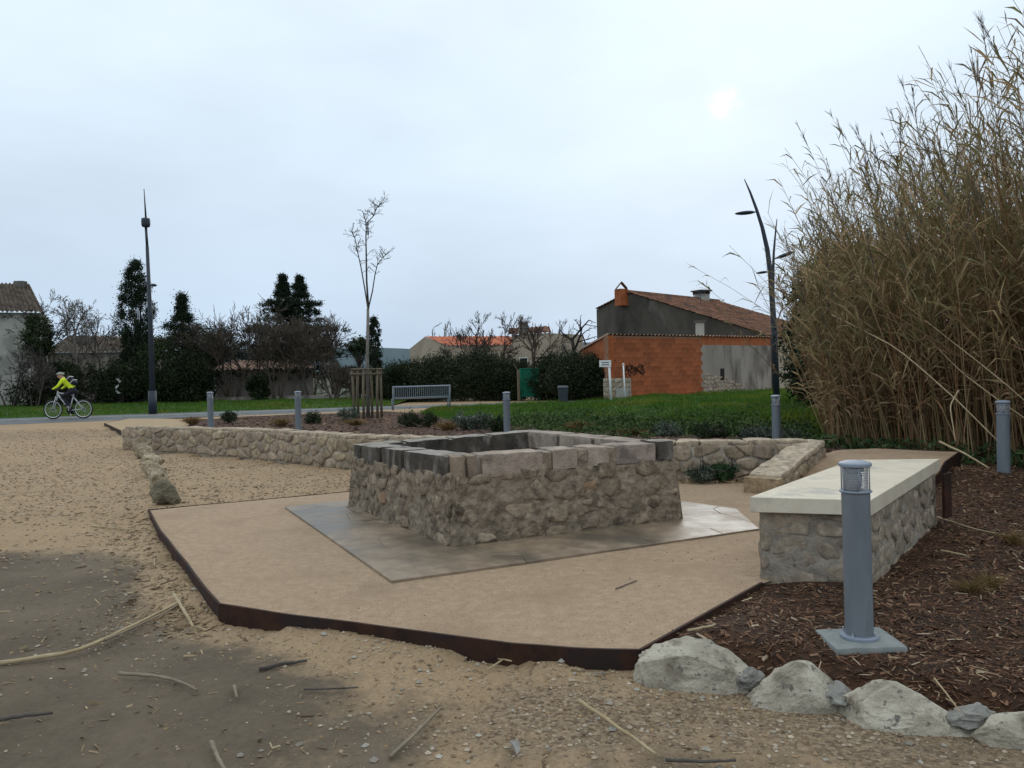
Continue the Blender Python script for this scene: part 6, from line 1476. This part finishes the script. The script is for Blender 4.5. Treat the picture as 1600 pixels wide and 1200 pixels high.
def xy_front(rg, n):
    x = rg.uniform(-3.2, 2.6, n * 4); y = rg.uniform(2.5, 5.6, n * 4); d = polydist(EDGE, x, y, False); pr_ = .02 + .55 * np.exp(-(d / .4) ** 2) * sm(-2.2, -.6, x) + .9 * np.exp(-(((x - .35) / .95) ** 2 + ((y - 3.35) / .4) ** 2)) + .6 * sm(.6, 1.4, x) + .35 * np.exp(-(((x + 2.3) / .4) ** 2 + ((y - 4.9) / .6) ** 2)); k = free(x, y) & (rg.random(len(x)) < pr_); return x[k][:n], y[k][:n]
ST = [(.30, .22, .145), (.40, .31, .215), (.22, .155, .10), (.46, .385, .29), (.34, .23, .13)]
scatter('gravel', 9000, 1, xy_front, ground_z, lambda rg, n: .004 + .011 * rg.random(n) ** 3, ST, 'small gravel strewn along the steel edging and the foreground dirt', 'gravel', 'pebbles')
scatter('pebble', 150, 2, xy_front, ground_z, lambda rg, n: .012 + .014 * rg.random(n) ** 2, [(.40, .36, .30), (.32, .28, .23), (.46, .43, .37)], 'larger pale pebbles lying among the gravel', 'pebbles', 'pebbles')
def xy_left(rg, n):
    y = 5.5 + 18 * rg.random(n * 4) ** 1.3; x = -1.5 - (y * .66 - 1.5) * rg.random(n * 4); k = free(x, y) & (rg.random(len(x)) < .04 + .96 * sm(6.6, 9.2, y + (fbm(x * .8, y * .8, 4) - .5) * 4.0)); return x[k][:n], y[k][:n]
scatter('sand_grit', 12000, 3, xy_left, ground_z, lambda rg, n: .005 + .018 * rg.random(n) ** 3, ST, 'fine grit and pebbles on the sandy ground left of the basin', 'gravel', 'pebbles')
SW = [(.34, .25, .145), (.26, .18, .10), (.42, .33, .21), (.15, .10, .06)]
scatter('straw_litter', 2600, 4, xy_left, ground_z, lambda rg, n: .008 + .016 * rg.random(n), SW, 'dry reed litter on the sandy ground left of the basin', 'litter', 'chips', chips=True)
def xy_edge(rg, n):
    t = rg.random(n * 2); i = np.clip((t * 4.2).astype(int), 0, len(EDGE) - 2); f = rg.random(n * 2); ex = np.array([e.x for e in EDGE]); ey = np.array([e.y for e in EDGE]); x = ex[i] * (1 - f) + ex[i + 1] * f - np.abs(rg.normal(size=n * 2)) * .28; y = ey[i] * (1 - f) + ey[i + 1] * f - np.abs(rg.normal(size=n * 2)) * .15; k = free(x, y); return x[k][:n], y[k][:n]
scatter('reed_litter', 900, 5, xy_edge, ground_z, lambda rg, n: .007 + .016 * rg.random(n), SW, 'broken reed bits gathered along the left steel edging', 'litter', 'chips', chips=True)
def xy_dirt(rg, n):
    x = rg.uniform(-3.4, 1, n * 2); y = rg.uniform(2.6, 7, n * 2); k = free(x, y); return x[k][:n], y[k][:n]
scatter('dirt_litter', 500, 6, xy_dirt, ground_z, lambda rg, n: .006 + .012 * rg.random(n), SW, 'scattered leaf and twig bits on the damp dirt', 'litter', 'chips', chips=True)
def xy_bed(rg, n):
    y = 2.7 + 9.5 * rg.random(n * 3) ** 1.7; x = rg.uniform(.6, 7.5, n * 3); k = inpoly(BED, x, y) & (x < y * .70 + .1) & ~inpoly(SL, x, y); return x[k][:n], y[k][:n]
MC = [(.15, .072, .038), (.095, .045, .025), (.21, .115, .065), (.05, .028, .018), (.28, .17, .10), (.12, .055, .03)]
scatter('bark_mulch', 34000, 7, xy_bed, bed_z, lambda rg, n: .006 + .014 * rg.random(n) ** 1.5, MC, 'dark red brown bark mulch covering the bed right of the bench', 'mulch', 'chips', chips=True)
scatter('straw_bits', 1700, 8, xy_bed, lambda x, y: bed_z(x, y) + .008, lambda rg, n: .006 + .014 * rg.random(n) ** 2, [(.36, .27, .17), (.28, .20, .12), (.45, .36, .25)], 'pale straw bits scattered over the bark mulch', 'litter', 'chips', chips=True)
def xy_back(rg, n):
    x = rg.uniform(-9, 5, n * 3); y = rg.uniform(10, 27, n * 3); k = inpoly(BACKBED, x, y); return x[k][:n], y[k][:n]
scatter('bark_mulch', 9000, 9, xy_back, backbed_z, lambda rg, n: .02 + .03 * rg.random(n), [(.17, .09, .06), (.12, .065, .045), (.22, .13, .09), (.28, .18, .12)], 'red brown bark mulch of the planting bed behind the low wall', 'mulch', 'chips', chips=True)
def xy_foot(rg, n):
    t = rg.random(n); return 1.95 + t * 1.0 + rg.normal(size=n) * .03, 9.50 + rg.normal(size=n) * .07
scatter('reed_litter', 160, 10, xy_foot, lambda x, y: 0 * x + .012, lambda rg, n: .012 + .02 * rg.random(n), SW, 'broken cane bits at the foot of the low wall right of the basin', 'litter', 'chips', chips=True)
def xy_deck(rg, n):
    x = rg.uniform(-1.5, 2.2, n * 3); y = rg.uniform(4, 7.5, n * 3); k = inpoly(DECK, x, y) & ~inpoly(HULL, x, y) & (rg.random(n * 3) < .12 + .88 * np.exp(-(((x - 1.2) / .6) ** 2 + ((y - 5.9) / .35) ** 2))); return x[k][:n], y[k][:n]
scatter('crumbs', 260, 11, xy_deck, deck_z, lambda rg, n: .003 + .004 * rg.random(n), [(.07, .05, .035), (.12, .085, .06)], 'dark crumbs of soil scattered on the sandy path', 'crumbs', 'pebbles')
mb = MB(); p = at(803, 1170, -.08); mb.add([(p.x - .02, p.y + .05, -.07), (p.x + .018, p.y + .05, -.068), (p.x + .025, p.y - .02, -.07), (p.x + .012, p.y - .075, -.068), (p.x, p.y - .03, -.055)], tris=[(0, 4, 1), (1, 4, 2), (2, 4, 3), (3, 4, 0)]); tag(mb.build('stone_shard', 'cement'), 'pointed blue grey stone shard at the bottom centre', 'stone')
